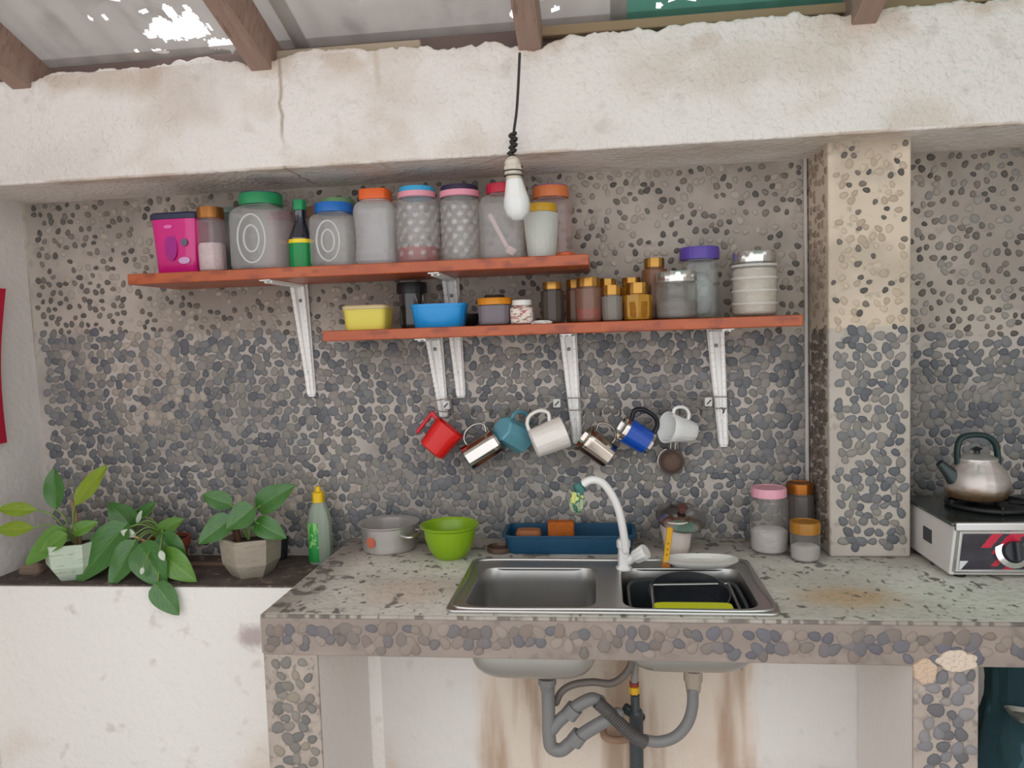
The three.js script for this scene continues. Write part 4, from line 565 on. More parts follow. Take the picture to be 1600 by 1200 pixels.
{ // tray with sponges
  const l = atY(797, 853, TOP), r = atY(986, 853, TOP), cx = (l.x + r.x) / 2, w = (r.x - l.x) / 2 + 0.006, t = thing('drying_tray', 'dark blue plastic tray lying behind the sink', 'tray', [cx, TOP, 0.095]);
  mesh('tray', loft([[0, 0.001], [w * 0.94, 0], [w * 0.96, 0.004], [w, 0.042], [w * 1.04, 0.044], [w * 1.04, 0.049], [w * 0.98, 0.049], [w * 0.945, 0.008], [0, 0.006]], { n: 9, az: 0.4, seg: 96 }), mat('#144866', 0.45), t);
  const sp = thing('sponge', 'orange sponge standing in the blue tray', 'sponge', [atZ(877, 820, 0.09).x, TOP + 0.008, 0.1]); mesh('foam', metric(box(-0.035, 0.035, 0, 0.066, -0.014, 0.014, 0.006), 8), mat('#c96b26', 0.95, bump), sp);
  const so = thing('soap_bar', 'pale brown soap lying at the end of the blue tray', 'soap', [atZ(826, 828, 0.09).x, TOP + 0.008, 0.09]); mesh('bar', loft([[0, 0], [0.03, 0], [0.034, 0.006], [0.034, 0.018], [0.03, 0.026], [0, 0.028]], { n: 4, az: 0.6 }).translate(0, 0.014, 0), mat('#a8683c', 0.6), so);
}
{ // pan, bowl, ring
  let p = atY(598, 868, TOP); const pan = thing('sauce_pan', 'shallow steel saucepan with an orange sticker', 'pan', [p.x, TOP, p.z - 0.065 ]), s1 = mat('#d2cecb', 0.36, { metalness: 0.75 }), R = 0.083;
  mesh('pan', loft([[0, 0.001], [R * 0.8, 0.001], [R * 0.84, 0.004], [R * 0.88, 0.05], [R * 0.9, 0.066], [R * 1.0, 0.072], [R * 1.0, 0.0735], [R * 0.88, 0.069], [R * 0.85, 0.008], [0, 0.005]], { seg: 64 }), s1, pan);
  mesh('sticker', loft([[0, 0], [0.014, 0], [0.014, 0.001], [0, 0.001]], { seg: 24 }).rotateX(Math.PI / 2).rotateY(-0.42).translate(-R * 0.88 * Math.sin(0.42), 0.034, R * 0.88 * Math.cos(0.42)), mat('#c96a50', 0.6), pan);
  mesh('handle', tube([[0.052, 0.05, 0.06], [0.075, 0.048, 0.066], [0.092, 0.052, 0.05], [0.097, 0.058, 0.03], [0.082, 0.058, 0.02]], 0.0045, { seg: 24 }), steel('#d6d2cc', 0.25), pan);
  p = atY(700, 876, TOP); const gb = thing('green_bowl', 'bright lime green plastic bowl', 'bowl', [p.x, TOP, p.z - 0.035]), G = 0.074;
  mesh('bowl', loft([[0, 0], [G * 0.5, 0], [G * 0.56, 0.004], [G * 0.72, 0.02], [G * 0.86, 0.05], [G * 0.91, 0.076], [G * 1.02, 0.082], [G * 1.03, 0.086], [G * 0.97, 0.087], [G * 0.88, 0.08], [G * 0.84, 0.055], [G * 0.68, 0.02], [G * 0.5, 0.007], [0, 0.006]], { seg: 64 }), mat('#a2cc1e', 0.3, { transmission: 0.35, thickness: 0 }), gb);
  p = atY(781, 862, TOP); const rg = thing('jar_lid', 'rusty brown metal lid lying upside down near the blue tray', 'lid', [p.x, TOP, p.z - 0.005]);
  mesh('rim', loft([[0, 0.001], [0.03, 0.001], [0.034, 0.003], [0.034, 0.014], [0.032, 0.0145], [0.03, 0.006], [0.016, 0.005], [0.014, 0.009], [0, 0.009]], { seg: 48 }), mat('#6b5548', 0.5, { metalness: 0.4 }), rg);
}
{ // jars by the pillar
  const gl = clear('#f4f2f0', 0.08, 0.92);
  jar('sugar_jar', 'tall clear jar of sugar with a pink lid', 'jar', { x: [1172, 1231], lid: { x: [1174, 1229], y: [761, 775], color: '#e3a3b2' }, z: 0.13, base: TOP, mat: gl, shoulder: 0.07, bottom: 850, fill: { y: 826, color: '#eee9e6' } });
  jar('spice_jar', 'smoky jar with a bronze lid in the corner by the pillar', 'jar', { x: [1228, 1272], lid: { x: [1227, 1269], y: [754, 770], color: '#a8682c', metal: 1 }, z: 0.07, base: TOP, mat: clear('#8f8480', 0.3, 0.6), shoulder: 0.06, bottom: 835, fill: { y: 800, color: '#453c3c' } });
  jar('salt_jar', 'short jar of salt with a brown-gold lid', 'jar', { x: [1235, 1281], lid: { x: [1233, 1280], y: [814, 832], color: '#a5701f' }, z: 0.205, base: TOP, mat: gl, shoulder: 0.06, bottom: 872, fill: { y: 852, color: '#eeeae6' } });
}
// ---------------------------------------------------------------- gas stove and kettle
const SV = { x: 0.748, z0: 0.105, z1: 0.352, y: TOP + 0.014, h: 0.12, w: 0.6 };
{
  const t = thing('gas_stove', 'table-top gas stove with a steel rim and red printed panel', 'stove', [SV.x, SV.y, 0]), { z0, z1, h, w } = SV, wh = mat('#ded9d5', 0.4), chr = steel('#cfd0d0', 0.18);
  // side profile leans outwards towards the top
  const s = new THREE.Shape([[z0, 0.0], [z1 - 0.012, 0], [z1 + 0.012, h - 0.016], [z1 + 0.006, h - 0.008], [z0, h - 0.008]].map((p) => new THREE.Vector2(...p)));
  mesh('body', new THREE.ExtrudeGeometry(s, { depth: w, bevelEnabled: true, bevelSize: 0.003, bevelThickness: 0.003, bevelSegments: 2 }).rotateY(-Math.PI / 2).translate(w, 0, 0), wh, t);
  mesh('top_plate', box(-0.012, w, h - 0.009, h, z0 - 0.01, z1 + 0.02, 0.004), mat('#5a605e', 0.18, { metalness: 0.7 }), t);
  mesh('front_trim', join(bar([-0.004, h - 0.009, z1 + 0.02], [w, h - 0.009, z1 + 0.02], 0.02, 0.012, 0.004)), chr, t);
  const up = V(0, h - 0.026, 0.024).normalize();
  const pm = paint(1024, 192, (u, v) => { const x = u * 3.1, k = x - v * 0.3; let c = mix([44, 42, 50], [84, 80, 90], fbm(x * 4, v * 3)); for (const [a, b, wd, v0, v1] of [[0.08, 0, 0.06, 0.62, 1], [0.3, 0, 0.1, 0.45, 1], [0.36, 0, 0.04, 0.1, 0.32], [0.55, 0, 0.06, 0.0, 0.3], [1.3, 0, 0.1, 0.4, 1], [1.7, 0, 0.06, 0.1, 0.5], [2.2, 0, 0.1, 0.5, 1], [2.6, 0, 0.05, 0.1, 0.6]]) if (v > v0 && v < v1 && Math.abs(k - a) < wd * (0.7 + 0.5 * fbm(x * 20, v * 9))) c = [206, 48, 74]; if (Math.abs(k + 0.03) < 0.05 && v < 0.25) c = [226, 226, 230]; return c; });
  const pg = new RoundedBoxGeometry(w - 0.04, h - 0.034, 0.003, 2, 0.001); planar(pg, 'x', -(w - 0.04) / 2, (w - 0.04) / 2, 'y', -(h - 0.034) / 2, (h - 0.034) / 2);
  const pa = mesh('control_panel', pg.rotateX(Math.atan2(0.024, h - 0.016)).translate(w / 2 - 0.005, h / 2 - 0.008, z1 + 0.0055), mat('#ffffff', 0.25, { map: pm, clearcoat: 0.5 }), t); pa.userData.label = 'dark control panel printed with red strokes';
  mesh('panel_edge', join(bar([0.006, 0.004, z1 - 0.009], [w, 0.004, z1 - 0.009], 0.008, 0.006), bar([0.006, 0.004, z1 - 0.009], [0.006, h - 0.014, z1 + 0.013], 0.008, 0.006)), chr, t);
  mesh('side_vent', box(-0.004, 0.0, 0.04, 0.072, z0 + 0.105, z0 + 0.15, 0.001).translate(-0.001, 0, 0), mat('#43464a', 0.6), t);
  const kx = 0.118, kn = new THREE.Group(); kn.name = 'knob'; t.add(kn); kn.position.set(kx, h / 2 - 0.006, z1 + 0.008); kn.rotation.x = Math.PI / 2 - 0.25;
  mesh('bezel', loft([[0.023, 0], [0.035, 0], [0.036, 0.004], [0.025, 0.008], [0.023, 0.006]], { seg: 48 }), steel('#e4e4e6', 0.2), kn); mesh('dial', join(loft([[0, 0.0], [0.023, 0.0], [0.021, 0.016], [0, 0.017]], { seg: 40 }), box(-0.005, 0.005, 0.01, 0.03, -0.021, 0.021, 0.003)), mat('#2e3036', 0.4), kn);
  for (const [x, z] of [[0.03, z0 + 0.03], [0.03, z1 - 0.035], [w - 0.03, z0 + 0.03], [w - 0.03, z1 - 0.035]]) mesh('foot', loft([[0, -0.014], [0.012, -0.014], [0.014, 0], [0, 0]], { seg: 20 }).translate(x, 0, z), mat('#1d1d1f', 0.7), t);
  // burner and pan support
  const bz = (z0 + z1) / 2, blk = mat('#15181a', 0.5); for (const bx of [0.135, 0.44]) {
  mesh('burner', join(loft([[0, h], [0.085, h], [0.088, h + 0.003], [0.05, h + 0.004], [0.045, h + 0.008], [0.03, h + 0.0095], [0, h + 0.0095]], { seg: 48 })).translate(bx, 0, bz), blk, t);
  const ps = []; ps.push(new THREE.TorusGeometry(0.088, 0.006, 8, 48).rotateX(Math.PI / 2).translate(bx, h + 0.008, bz)); for (let k = 0; k < 5; k++) { const a = k / 5 * 6.2832 + 0.5; ps.push(bar([bx + 0.035 * Math.cos(a), h + 0.016, bz + 0.035 * Math.sin(a)], [bx + 0.09 * Math.cos(a), h + 0.016, bz + 0.09 * Math.sin(a)], 0.006, 0.012), bar([bx + 0.09 * Math.cos(a), h + 0.002, bz + 0.09 * Math.sin(a)], [bx + 0.09 * Math.cos(a), h + 0.021, bz + 0.09 * Math.sin(a)], 0.006, 0.008)); }
  mesh('pan_support', join(ps), blk, t); }
}
{
  const base = SV.y + SV.h + 0.023, z = (SV.z0 + SV.z1) / 2, c = atZ(1526, 770, z), t = thing('kettle', 'scorched aluminium kettle with a dark arched handle', 'kettle', [c.x, base, z]), s = perPx(1526, 750, z), R = 49 * s, H = atZ(1526, 716, z).y - base;
  const kmap = paint(256, 128, (u, v) => mix(mix([214, 206, 202], [176, 166, 160], fbm(u * 12, v * 8)), [122, 92, 58], 0.8 * ss(0.36, 0.12, v + 0.25 * (fbm(u * 16, v * 6, 1) - 0.5))));
  mesh('body', loft([[0, 0], [R * 0.8, 0], [R * 0.9, 0.004], [R, H * 0.28], [R * 0.97, H * 0.5], [R * 0.86, H * 0.72], [R * 0.64, H * 0.9], [R * 0.62, H * 0.93], [R * 0.6, H]], { seg: 56, crease: 0.9 }), mat('#ffffff', 0.38, { map: kmap, metalness: 0.6 }), t);
  mesh('lid', loft([[R * 0.6, H * 0.95], [R * 0.63, H * 0.97], [R * 0.62, H * 1.02], [R * 0.4, H * 1.1], [0, H * 1.14]], { seg: 48, crease: 0.9 }), mat('#c4bfba', 0.35, { metalness: 0.6 }), t);
  mesh('lid_knob', loft([[0, H * 1.12], [0.007, H * 1.12], [0.006, H * 1.2], [0.012, H * 1.25], [0, H * 1.31]], { seg: 24 }), mat('#1d2322', 0.5), t);
  mesh('spout', loft([[0.02, 0], [0.014, 0.02], [0.010, 0.045], [0.009, 0.05], [0.007, 0.05], [0.008, 0.03]], { seg: 24 }).rotateZ(0.75).translate(-R * 0.78, H * 0.52, 0.012), mat('#3a4343', 0.4, { metalness: 0.5 }), t);
  const pts = [[-R * 0.62, H * 0.86], [-R * 0.62, H * 1.3], [-R * 0.5, H * 1.52], [-R * 0.1, H * 1.6], [R * 0.32, H * 1.55], [R * 0.58, H * 1.35], [R * 0.66, H * 1.0], [R * 0.66, H * 0.75]].map(([x, y]) => [x, y, 0]);
  mesh('handle', tube(pts, 0.0065, { seg: 60, rad: 10 }).scale(1, 1, 1.5), mat('#16302e', 0.45), t);
}
// ---------------------------------------------------------------- below the counter
{
  const PZ = 0.39, P = (px, py, z = PZ) => atZ(px, py, z), grey = mat('#7c7b7a', 0.45), drk = mat('#3c4144', 0.45), beige = mat('#a79a8c', 0.6);
  const t = thing('drain_pipe', 'grey plastic waste pipes joining both sink bowls', 'pipe', P(856, 1180)), L = (v) => v.clone().sub(t.position);
  const k = perPx(856, 1100, PZ);
  const top = (px, y0, r) => { const p = P(px, y0); return p; };
  for (const [px, py, bot] of [[855, 1058, 1080], [1083, 1046, 1082]]) { const a = L(P(px, py)), b = L(P(px, bot)), h = a.y - b.y; mesh('waste_cup', loft([[0.0135, 0], [0.0155, 0.002], [0.018, h * 0.45], [0.021, h * 0.55], [0.021, h * 0.95], [0.0225, h], [0, h]], { seg: 28 }).translate((a.x + b.x) / 2, b.y, 0), px > 1000 ? beige : grey, t); }
  mesh('trap_pipe', tube([P(856, 1074), P(857, 1110), P(858, 1150), P(862, 1168), P(876, 1172), P(895, 1158), P(925, 1138), P(965, 1116)].map(L), 0.0155, { seg: 80, rad: 14 }), grey, t);
  mesh('branch_pipe', tube([P(862, 1140), P(872, 1128), P(890, 1112), P(910, 1098), P(926, 1092), P(938, 1096)].map(L), 0.0145, { seg: 50, rad: 14 }), grey, t);
  for (const [a, b] of [[[888, 1118], [896, 1108]], [[896, 1160], [904, 1150]]]) { const A = L(P(...a)), B = L(P(...b)); mesh('joint_collar', loft([[0.014, 0], [0.0195, 0], [0.0195, A.distanceTo(B) + 0.006], [0.014, A.distanceTo(B) + 0.006]], { seg: 28 }).applyQuaternion(new THREE.Quaternion().setFromUnitVectors(V(0, 1, 0), B.clone().sub(A).normalize())).translate(...A), grey, t); }
  // corrugated hose
  const hc = new THREE.CatmullRomCurve3([P(934, 1094), P(950, 1108), P(970, 1128), P(990, 1146), P(1008, 1155)].map((p, i) => L(p).setZ(0.012))), rings = [];
  for (let i = 0; i <= 30; i++) { const p = hc.getPoint(i / 30), d = hc.getTangent(i / 30); rings.push(new THREE.TorusGeometry(0.0125, 0.0028, 6, 20).applyQuaternion(new THREE.Quaternion().setFromUnitVectors(V(0, 0, 1), d)).translate(...p)); }
  mesh('corrugated_hose', join(new THREE.TubeGeometry(hc, 30, 0.0118, 14), rings), mat('#55524f', 0.5), t);
  mesh('curved_pipe', tube([P(1004, 1153), P(1030, 1156), P(1055, 1148), P(1073, 1128), P(1081, 1103), P(1082, 1078)].map((p) => L(p).setZ(0.008)), 0.0128, { seg: 50, rad: 14 }), grey, t);
  mesh('overflow_hose', tube([P(868, 1104), P(876, 1088), P(893, 1077), P(925, 1072), P(955, 1074), P(973, 1064), P(986, 1046), P(988, 1030)].map((p) => L(p).setZ(-0.02)), 0.0085, { seg: 70, rad: 12 }), mat('#6f655e', 0.5), t);
  const sp = thing('supply_pipe', 'dark vertical water pipe with a yellow fitting below the sink', 'pipe', P(994, 1200, 0.345)), M = (px, py) => P(px, py, 0.345).sub(sp.position);
  mesh('riser', tube([[0, -0.4, 0], [0, -0.1, 0], M(994, 1115)], 0.0165, { seg: 12, rad: 18 }), drk, sp);
  mesh('reducer', loft([[0.016, 0], [0.012, 0.012], [0.0105, 0.02], [0.0105, 0.05], [0, 0.05]], { seg: 24 }).translate(...M(993, 1118)), drk, sp);
  mesh('yellow_fitting', loft([[0, 0], [0.0125, 0], [0.0125, 0.016], [0.009, 0.018], [0, 0.018]], { sides: 6, seg: 48 }).translate(...M(991, 1083)), mat('#d8a70e', 0.4), sp);
  mesh('red_washer', loft([[0, 0], [0.011, 0], [0.011, 0.008], [0, 0.009]], { seg: 24 }).translate(...M(991, 1071)), mat('#8c2f22', 0.5), sp);
  mesh('upper_riser', tube([M(991, 1068), M(992, 1050), M(993, 1025)], 0.0085, { seg: 10, rad: 12 }), mat('#8b8782', 0.5), sp);
  mesh('clamp', join(bar(M(974, 1106), M(1006, 1126), 0.022, 0.02, 0.006)).translate(0, 0, -0.004), mat('#23282b', 0.5), sp);
  const st = thing('pipe_stub', 'stained beige pipe elbow poking from the wall under the sink', 'pipe', P(962, 1160, 0.275)), N = (px, py, z) => P(px, py, 0.3).sub(st.position).setZ(z - 0.275);
  mesh('elbow', tube([N(982, 1158, 0.29), N(958, 1158, 0.295), N(945, 1154, 0.29), N(942, 1148, 0.268)], 0.009, { seg: 24, rad: 12 }), mat('#a3846c', 0.7), st);
}
{ // dark cloth bundle under the stove
  const c = atZ(1562, 1130, 0.43), t = thing('cloth_bundle', 'dark teal patterned cloth bundle stuffed under the counter', 'cloth', [c.x + 0.02, 0.3, 0.42]);
  const cm = paint(256, 256, (u, v) => { const f = fbm(u * 12, v * 9), g = fbm(u * 7 + 4, v * 6, 2); let q = mix([26, 48, 58], [34, 70, 70], g); if (f > 0.56 && v < 0.6) q = mix(q, [84, 112, 92], ss(0.56, 0.68, f)); if (g > 0.64) q = mix(q, [70, 96, 108], 0.7); return q; });
  const pr = [[0, -0.28], [0.12, -0.28]]; for (let i = 0; i <= 60; i++) { const k = i / 60; pr.push([0.125 * (1 - 0.66 * ss(0.5, 0.86, k)), -0.26 + k * 0.7]); } pr.push([0, 0.452]);
  mesh('bundle', loft(pr, { seg: 110, disp: (a, y) => 0.2 * (fbm(2 + Math.cos(a) * 2.2, y * 8 + Math.sin(a) * 2.2) - 0.5) + 0.05 * Math.sin(a * 9 + 5 * fbm(y * 9, a)) + 0.16 * (fbm(Math.cos(a) * 7 + 9, y * 30 + Math.sin(a) * 7, 1) - 0.5), crease: 1 }), mat('#ffffff', 0.95, { map: cm }), t);
  const r = thing('metal_tray', 'crumpled silvery tray lying beside the dark cloth bundle', 'tray', [atZ(1592, 1108, 0.47).x + 0.02, atZ(1592, 1116, 0.47).y, 0.5]);
  mesh('tray', loft([[0, 0], [0.05, 0.002], [0.058, 0.012], [0.06, 0.013], [0.048, 0.005], [0, 0.004]], { n: 4, az: 0.5, seg: 48 }).rotateZ(-0.15), steel('#b8b6b2', 0.4), r);
}
// ---------------------------------------------------------------- plants on the ledge
function leafGeo(L, W, bend, fold, heart = 0.5) { // along +y from the stalk, face +z
  const N = 12, M = 6, pos = [], uv = [], idx = [];
  for (let i = 0; i <= N; i++) for (let j = -M; j <= M; j++) { const k = i / N, s = j / M, prof = Math.pow(Math.sin(Math.PI * Math.pow(k, heart * 1.15 + 0.12)), 0.72) * (1 - 0.25 * k), x = s * W / 2 * prof, back = heart < 0.75 ? -0.1 * L * (1 - k) * (1 - k) * s * s * 1.4 : 0;
    pos.push(x, k * L + back, -bend * L * k * k + fold * Math.abs(x) + 0.02 * L * Math.sin(k * 9) * s * s); uv.push(0.5 + s / 2, k); }
  const S = 2 * M + 1; for (let i = 0; i < N; i++) for (let j = 0; j < 2 * M; j++) { const a = i * S + j; idx.push(a, a + 1, a + S, a + 1, a + S + 1, a + S); }
  const g = new THREE.BufferGeometry(); g.setAttribute('position', new THREE.Float32BufferAttribute(pos, 3)); g.setAttribute('uv', new THREE.Float32BufferAttribute(uv, 2)); g.setIndex(idx); g.computeVertexNormals(); return g;
}
const leafTex = (a, b, c) => paint(128, 128, (u, v) => { const m = Math.abs(u - 0.5), vein = Math.max(ss(0.03, 0.008, m), 0.5 * ss(0.8, 0.97, Math.sin((v * 2.2 - m * 3) * 14))); return mix(mix(a, b, fbm(u * 8, v * 8)), c, 0.45 * vein); });
const leafMats = { dark: leafTex([50, 104, 38], [70, 126, 48], [130, 166, 88]), mid: leafTex([84, 136, 46], [106, 154, 56], [160, 184, 96]), lime: leafTex([142, 166, 34], [118, 146, 34], [190, 200, 90]), pale: leafTex([214, 222, 206], [190, 206, 180], [230, 234, 220]) };
const leafM = Object.fromEntries(Object.entries(leafMats).map(([k, map]) => [k, mat('#ffffff', 0.32, { map, transmission: 0.15, thickness: 0, clearcoat: 0.3, clearcoatRoughness: 0.4 })]));
// leaf: stalk end px, tip px, width px, depth, colour, tilt
function plant(t, root, leaves, stemMat) {
  const o = t.position;
  for (const [bx, by, tx, ty, w, z, dz, kind, heart = 0.5] of leaves) {
    const a = atZ(bx, by, z), b = atZ(tx, ty, z + dz), L = a.distanceTo(b), W = w * perPx(bx, by, z), y = b.clone().sub(a).normalize(), toEye = V(0.1, 0.45, 1).normalize(), x = y.clone().cross(toEye).normalize(), n = x.clone().cross(y);
    const m = mesh('leaf', leafGeo(L, W, 0.12, 0.18, heart), leafM[kind], t); m.quaternion.setFromRotationMatrix(new THREE.Matrix4().makeBasis(x, y, n)); m.position.copy(a).sub(o);
    const r = root.clone(), midp = r.clone().lerp(a, 0.55).add(V(0, 0.03, 0.006));
    mesh('stalk', tube([r.sub(o), midp.sub(o), a.clone().sub(o)], 0.0021, { seg: 12, rad: 6 }), stemMat, t);
  }
}
{
  const stem = mat('#7c9a4e', 0.6), brown = mat('#8a7452', 0.8), soil = mat('#3a2c24', 1, bump), PG = 'potted plants on the plaster ledge';
  let p = atY(102, 910, LEDGE), z = p.z - 0.05;
  let t = thing('potted_plant', 'yellow-green leafy plant in a chipped pale green pot', 'plant', [p.x, LEDGE + 0.003, z], PG), R = 0.08;
  const pm = paint(256, 128, (u, v) => mix(mix([206, 214, 192], [178, 196, 180], fbm(u * 8, v * 6)), [128, 136, 116], 0.6 * ss(0.6, 0.75, fbm(u * 18, v * 14, 1))));
  let pot = mesh('pot', loft([[0, 0], [R * 0.62, 0], [R * 0.68, 0.005], [R * 0.97, 0.04], [R * 1.02, 0.1], [R * 0.92, 0.1], [R * 0.88, 0.05], [0, 0.05]], { sides: 6, seg: 72, turn: 0.3, crease: 0.35 }), mat('#ffffff', 0.8, { map: pm }), t);
  mesh('soil', loft([[R * 0.89, 0.082], [0, 0.088]], { sides: 6, seg: 36, turn: 0.3 }), soil, pot);
  let root = V(p.x, LEDGE + 0.09, z);
  plant(t, root, [[88, 797, 80, 732, 36, z, 0.0, 'dark', 0.8], [117, 790, 161, 727, 32, z + 0.01, 0.01, 'lime', 0.8], [58, 797, -6, 794, 24, z + 0.02, 0.03, 'lime', 0.85], [53, 825, -8, 827, 26, z + 0.04, 0.02, 'lime', 0.85], [95, 832, 34, 884, 38, z + 0.05, 0.03, 'mid'], [118, 830, 152, 815, 24, z + 0.02, -0.01, 'mid'], [100, 838, 62, 862, 30, z + 0.06, 0.02, 'mid']], stem);
  mesh('stem', join(tube([root.clone().sub(t.position), V(0.006, 0.15, 0), V(0.0, 0.2, 0)], 0.007, { seg: 14, rad: 8 }), tube([V(0.012, 0.085, 0), V(0.02, 0.14, 0.005)], 0.005, { seg: 8, rad: 8 })), brown, t);

  p = atY(268, 888, LEDGE); z = p.z + 0.0;
  t = thing('potted_plant', 'broad-leaved trailing plant in a small terracotta pot', 'plant', [p.x, LEDGE + 0.003, z], PG); R = 0.052;
  pot = mesh('pot', loft([[0, 0], [R * 0.72, 0], [R * 0.75, 0.004], [R * 0.93, 0.062], [R * 1.04, 0.064], [R * 1.06, 0.085], [R * 0.96, 0.085], [R * 0.9, 0.07], [0, 0.07]], { seg: 44 }), mat('#8f4632', 0.85), t);
  mesh('soil', loft([[R * 0.93, 0.076], [0, 0.08]], { seg: 28 }), soil, pot);
  root = V(p.x, LEDGE + 0.08, z);
  const zf = LEDGE_Z - 0.01;
  plant(t, root, [[206, 824, 168, 785, 44, 0.14, 0.0, 'dark'], [214, 810, 241, 784, 22, 0.12, 0, 'dark', 0.7], [190, 828, 112, 912, 58, 0.2, 0.06, 'dark'], [208, 852, 168, 918, 44, 0.22, 0.05, 'dark'], [222, 858, 256, 918, 56, 0.24, 0.04, 'dark'], [256, 868, 304, 908, 44, 0.23, 0.03, 'mid'], [244, 834, 284, 810, 28, 0.14, 0, 'mid', 0.7], [252, 842, 290, 886, 46, 0.2, 0.03, 'dark'], [246, 917, 278, 962, 40, 0.285, 0.01, 'dark'], [209, 836, 188, 830, 14, 0.2, 0.01, 'pale', 0.7], [207, 846, 190, 852, 14, 0.2, 0.01, 'pale', 0.7], [214, 818, 220, 798, 9, 0.16, 0.01, 'pale', 0.8], [250, 860, 256, 876, 11, 0.255, 0.01, 'pale', 0.8], [224, 886, 220, 898, 8, 0.285, 0.004, 'pale', 0.8]], stem);
  const q = (px, py, zz) => atZ(px, py, zz).sub(t.position);
  mesh('stem', join(tube([root.clone().sub(t.position), q(245, 855, 0.17), q(225, 845, 0.19), q(204, 836, 0.2)], 0.004, { seg: 24, rad: 8 }), tube([q(225, 845, 0.19), q(218, 858, 0.2), q(214, 868, 0.2)], 0.003, { seg: 12, rad: 7 })), mat('#b39a6a', 0.7), t);

  p = atY(380, 907, LEDGE); z = p.z - 0.055;
  t = thing('potted_plant', 'dark green plant in a hexagonal cement pot', 'plant', [p.x, LEDGE + 0.003, z], PG); R = 0.08;
  const cm = paint(256, 128, (u, v) => mix(mix([172, 162, 146], [150, 142, 128], fbm(u * 10, v * 6)), [116, 108, 96], 0.5 * ss(0.6, 0.78, fbm(u * 22, v * 16, 1))));
  pot = mesh('pot', loft([[0, 0], [R * 0.66, 0], [R * 0.7, 0.004], [R * 0.93, 0.035], [R, 0.098], [R * 0.98, 0.102], [R * 0.86, 0.102], [R * 0.84, 0.06], [0, 0.06]], { sides: 6, seg: 72, turn: 0.42, crease: 0.35 }), mat('#ffffff', 0.85, { map: cm }), t);
  mesh('soil', loft([[R * 0.84, 0.084], [0, 0.092]], { sides: 6, seg: 36, turn: 0.42 }), soil, pot);
  root = V(p.x - 0.005, LEDGE + 0.09, z);
  plant(t, root, [[358, 787, 315, 772, 32, z, 0.01, 'dark', 0.6], [392, 796, 352, 826, 44, z + 0.04, 0.03, 'dark'], [357, 813, 308, 849, 42, z + 0.03, 0.04, 'dark'], [407, 790, 458, 757, 44, z, 0.0, 'dark'], [404, 818, 446, 840, 36, z + 0.03, 0.02, 'dark']], stem);
  mesh('stem', join(tube([V(-0.03, 0.085, 0.01), V(-0.034, 0.11, 0.01), V(-0.036, 0.13, 0.008)], 0.009, { seg: 10, rad: 10 })), mat('#5f3f2c', 0.9), t);
}
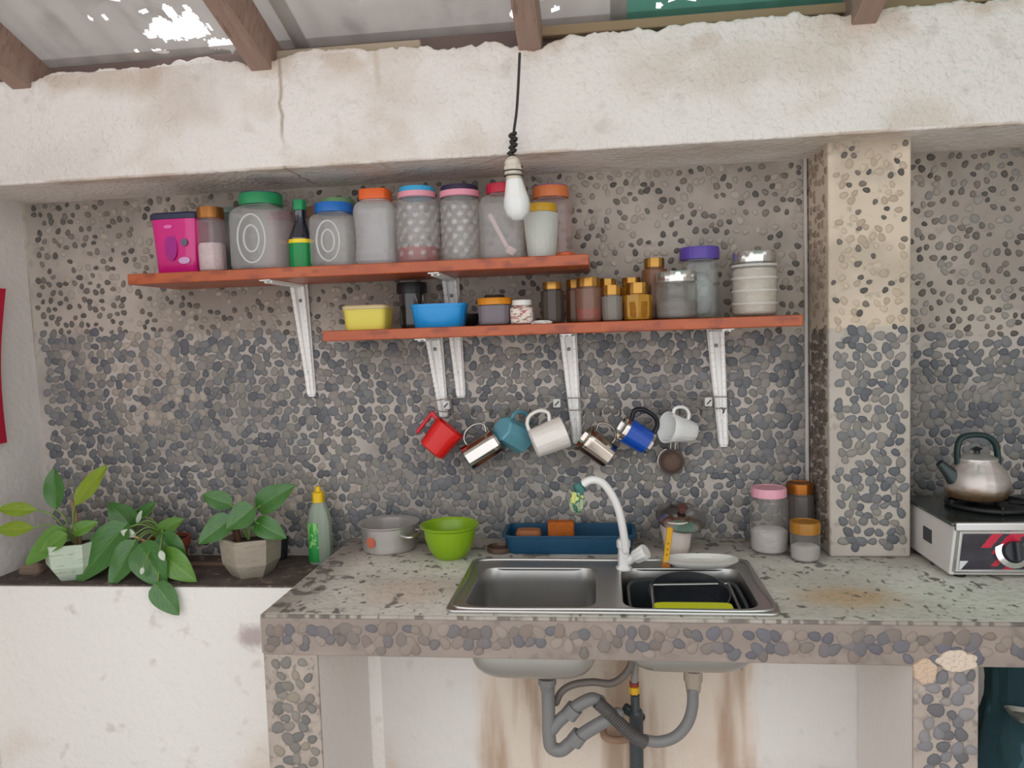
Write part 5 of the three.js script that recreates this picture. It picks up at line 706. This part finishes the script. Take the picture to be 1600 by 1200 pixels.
{ // small things on the ledge
  let p = atY(45, 900, LEDGE), t = thing('brick_chunk', 'broken pale brick chunk on the ledge beside the pale green pot', 'brick', [p.x, LEDGE + 0.003, p.z - 0.015]);
  mesh('chunk', loft([[0, 0], [0.03, 0], [0.034, 0.006], [0.03, 0.02], [0.02, 0.026], [0, 0.027]], { n: 5, az: 0.5, seg: 28, disp: (a, y) => 0.25 * (fbm(a * 2, y * 90) - 0.5), crease: 0.25 }), mat('#b39a88', 0.95, bump), t);
  p = atY(322, 890, LEDGE); t = thing('wood_strip', 'thin brown wooden strip lying along the ledge', 'strip', [p.x, LEDGE + 0.003, 0.1]); mesh('strip', box(-0.075, 0.06, 0, 0.009, -0.008, 0.008, 0.002), mat('#7d6656', 0.8), t);
  p = atY(165, 890, LEDGE); t = thing('black_pot', 'empty black plastic pot behind the trailing leaves', 'pot', [p.x, LEDGE + 0.003, 0.075]); mesh('pot', loft([[0, 0], [0.036, 0], [0.045, 0.05], [0.049, 0.052], [0.049, 0.058], [0.044, 0.058], [0.034, 0.006], [0, 0.005]], { seg: 36 }), mat('#1f2224', 0.6), t);
  p = atY(425, 882, LEDGE); t = thing('black_pot', 'black plastic pot standing behind the hexagonal pot', 'pot', [p.x + 0.004, LEDGE + 0.003, 0.036]); mesh('pot', loft([[0, 0], [0.02, 0], [0.025, 0.052], [0.028, 0.054], [0.028, 0.06], [0.025, 0.06], [0.019, 0.006], [0, 0.005]], { seg: 36 }), mat('#202427', 0.6), t);
  // washing-up liquid
  p = atY(502, 884, LEDGE); const z = 0.075, c = atZ(500, 830, z), s = perPx(500, 830, z), yy = (py) => atZ(500, py, z).y - LEDGE - 0.003, R = 17.5 * s; t = thing('soap_bottle', 'clear washing-up liquid bottle with a yellow cap', 'bottle', [c.x, LEDGE + 0.003, z]);
  mesh('body', loft([[0, 0], [R * 0.9, 0], [R, 0.006], [R, yy(815)], [R * 0.86, yy(800)], [R * 0.62, yy(788)], [R * 0.5, yy(783)], [0, yy(783)]], { n: 3, az: 0.62, seg: 48 }), clear('#cfdccb', 0.35, 0.6), t);
  const lab = paint(128, 128, (u, v) => { const f = fbm(u * 16, v * 10); if (Math.hypot((u - 0.66) * 6, (v - 0.82) * 6) < 0.5) return [210, 120, 60]; return f > 0.52 && v > 0.35 ? [150, 206, 120] : mix([28, 140, 62], [70, 172, 84], v); });
  mesh('label', loft([[R * 1.015, 0.008], [R * 1.015, yy(815)]], { n: 3, az: 0.63, seg: 48, arc: [1.5, 4.2] }), mat('#ffffff', 0.4, { map: lab }), t);
  mesh('cap', join(loft([[R * 0.46, yy(784)], [R * 0.52, yy(784)], [R * 0.5, yy(769)], [R * 0.25, yy(767)], [R * 0.22, yy(760)], [0, yy(759)]], { seg: 28 })), mat('#f0c60a', 0.4), t);
}
{ // red cloth on the side wall
  const y0 = atZ(2, 690, 0.14).y, y1 = atZ(2, 452, 0.1).y, t = thing('red_cloth', 'strip of red cloth hanging flat on the white side wall', 'cloth', [WL + 0.012, y0, 0.2]);
  const N = 14, pos = [], idx = [], z = [0.118, 0.45]; for (let i = 0; i <= N; i++) for (let j = 0; j <= N; j++) { const k = i / N, h = j / N, lean = (1.3 - (y0 + (y1 - y0) * k)) * 0.022, z0 = z[0] - 0.205 + 0.022 * Math.sin(k * Math.PI) + 0.045 * (1 - k); pos.push(lean + 0.006 + 0.004 * Math.sin(h * 14 + k * 2), (y1 - y0) * k, z0 + (z[1] - z[0]) * h); }
  for (let i = 0; i < N; i++) for (let j = 0; j < N; j++) { const a = i * (N + 1) + j; idx.push(a, a + N + 1, a + 1, a + 1, a + N + 1, a + N + 2); }
  const g = new THREE.BufferGeometry(); g.setAttribute('position', new THREE.Float32BufferAttribute(pos, 3)); g.setIndex(idx); g.computeVertexNormals(); mesh('cloth', g, mat('#c0163a', 0.8), t);
}
renderer.render(scene, camera);
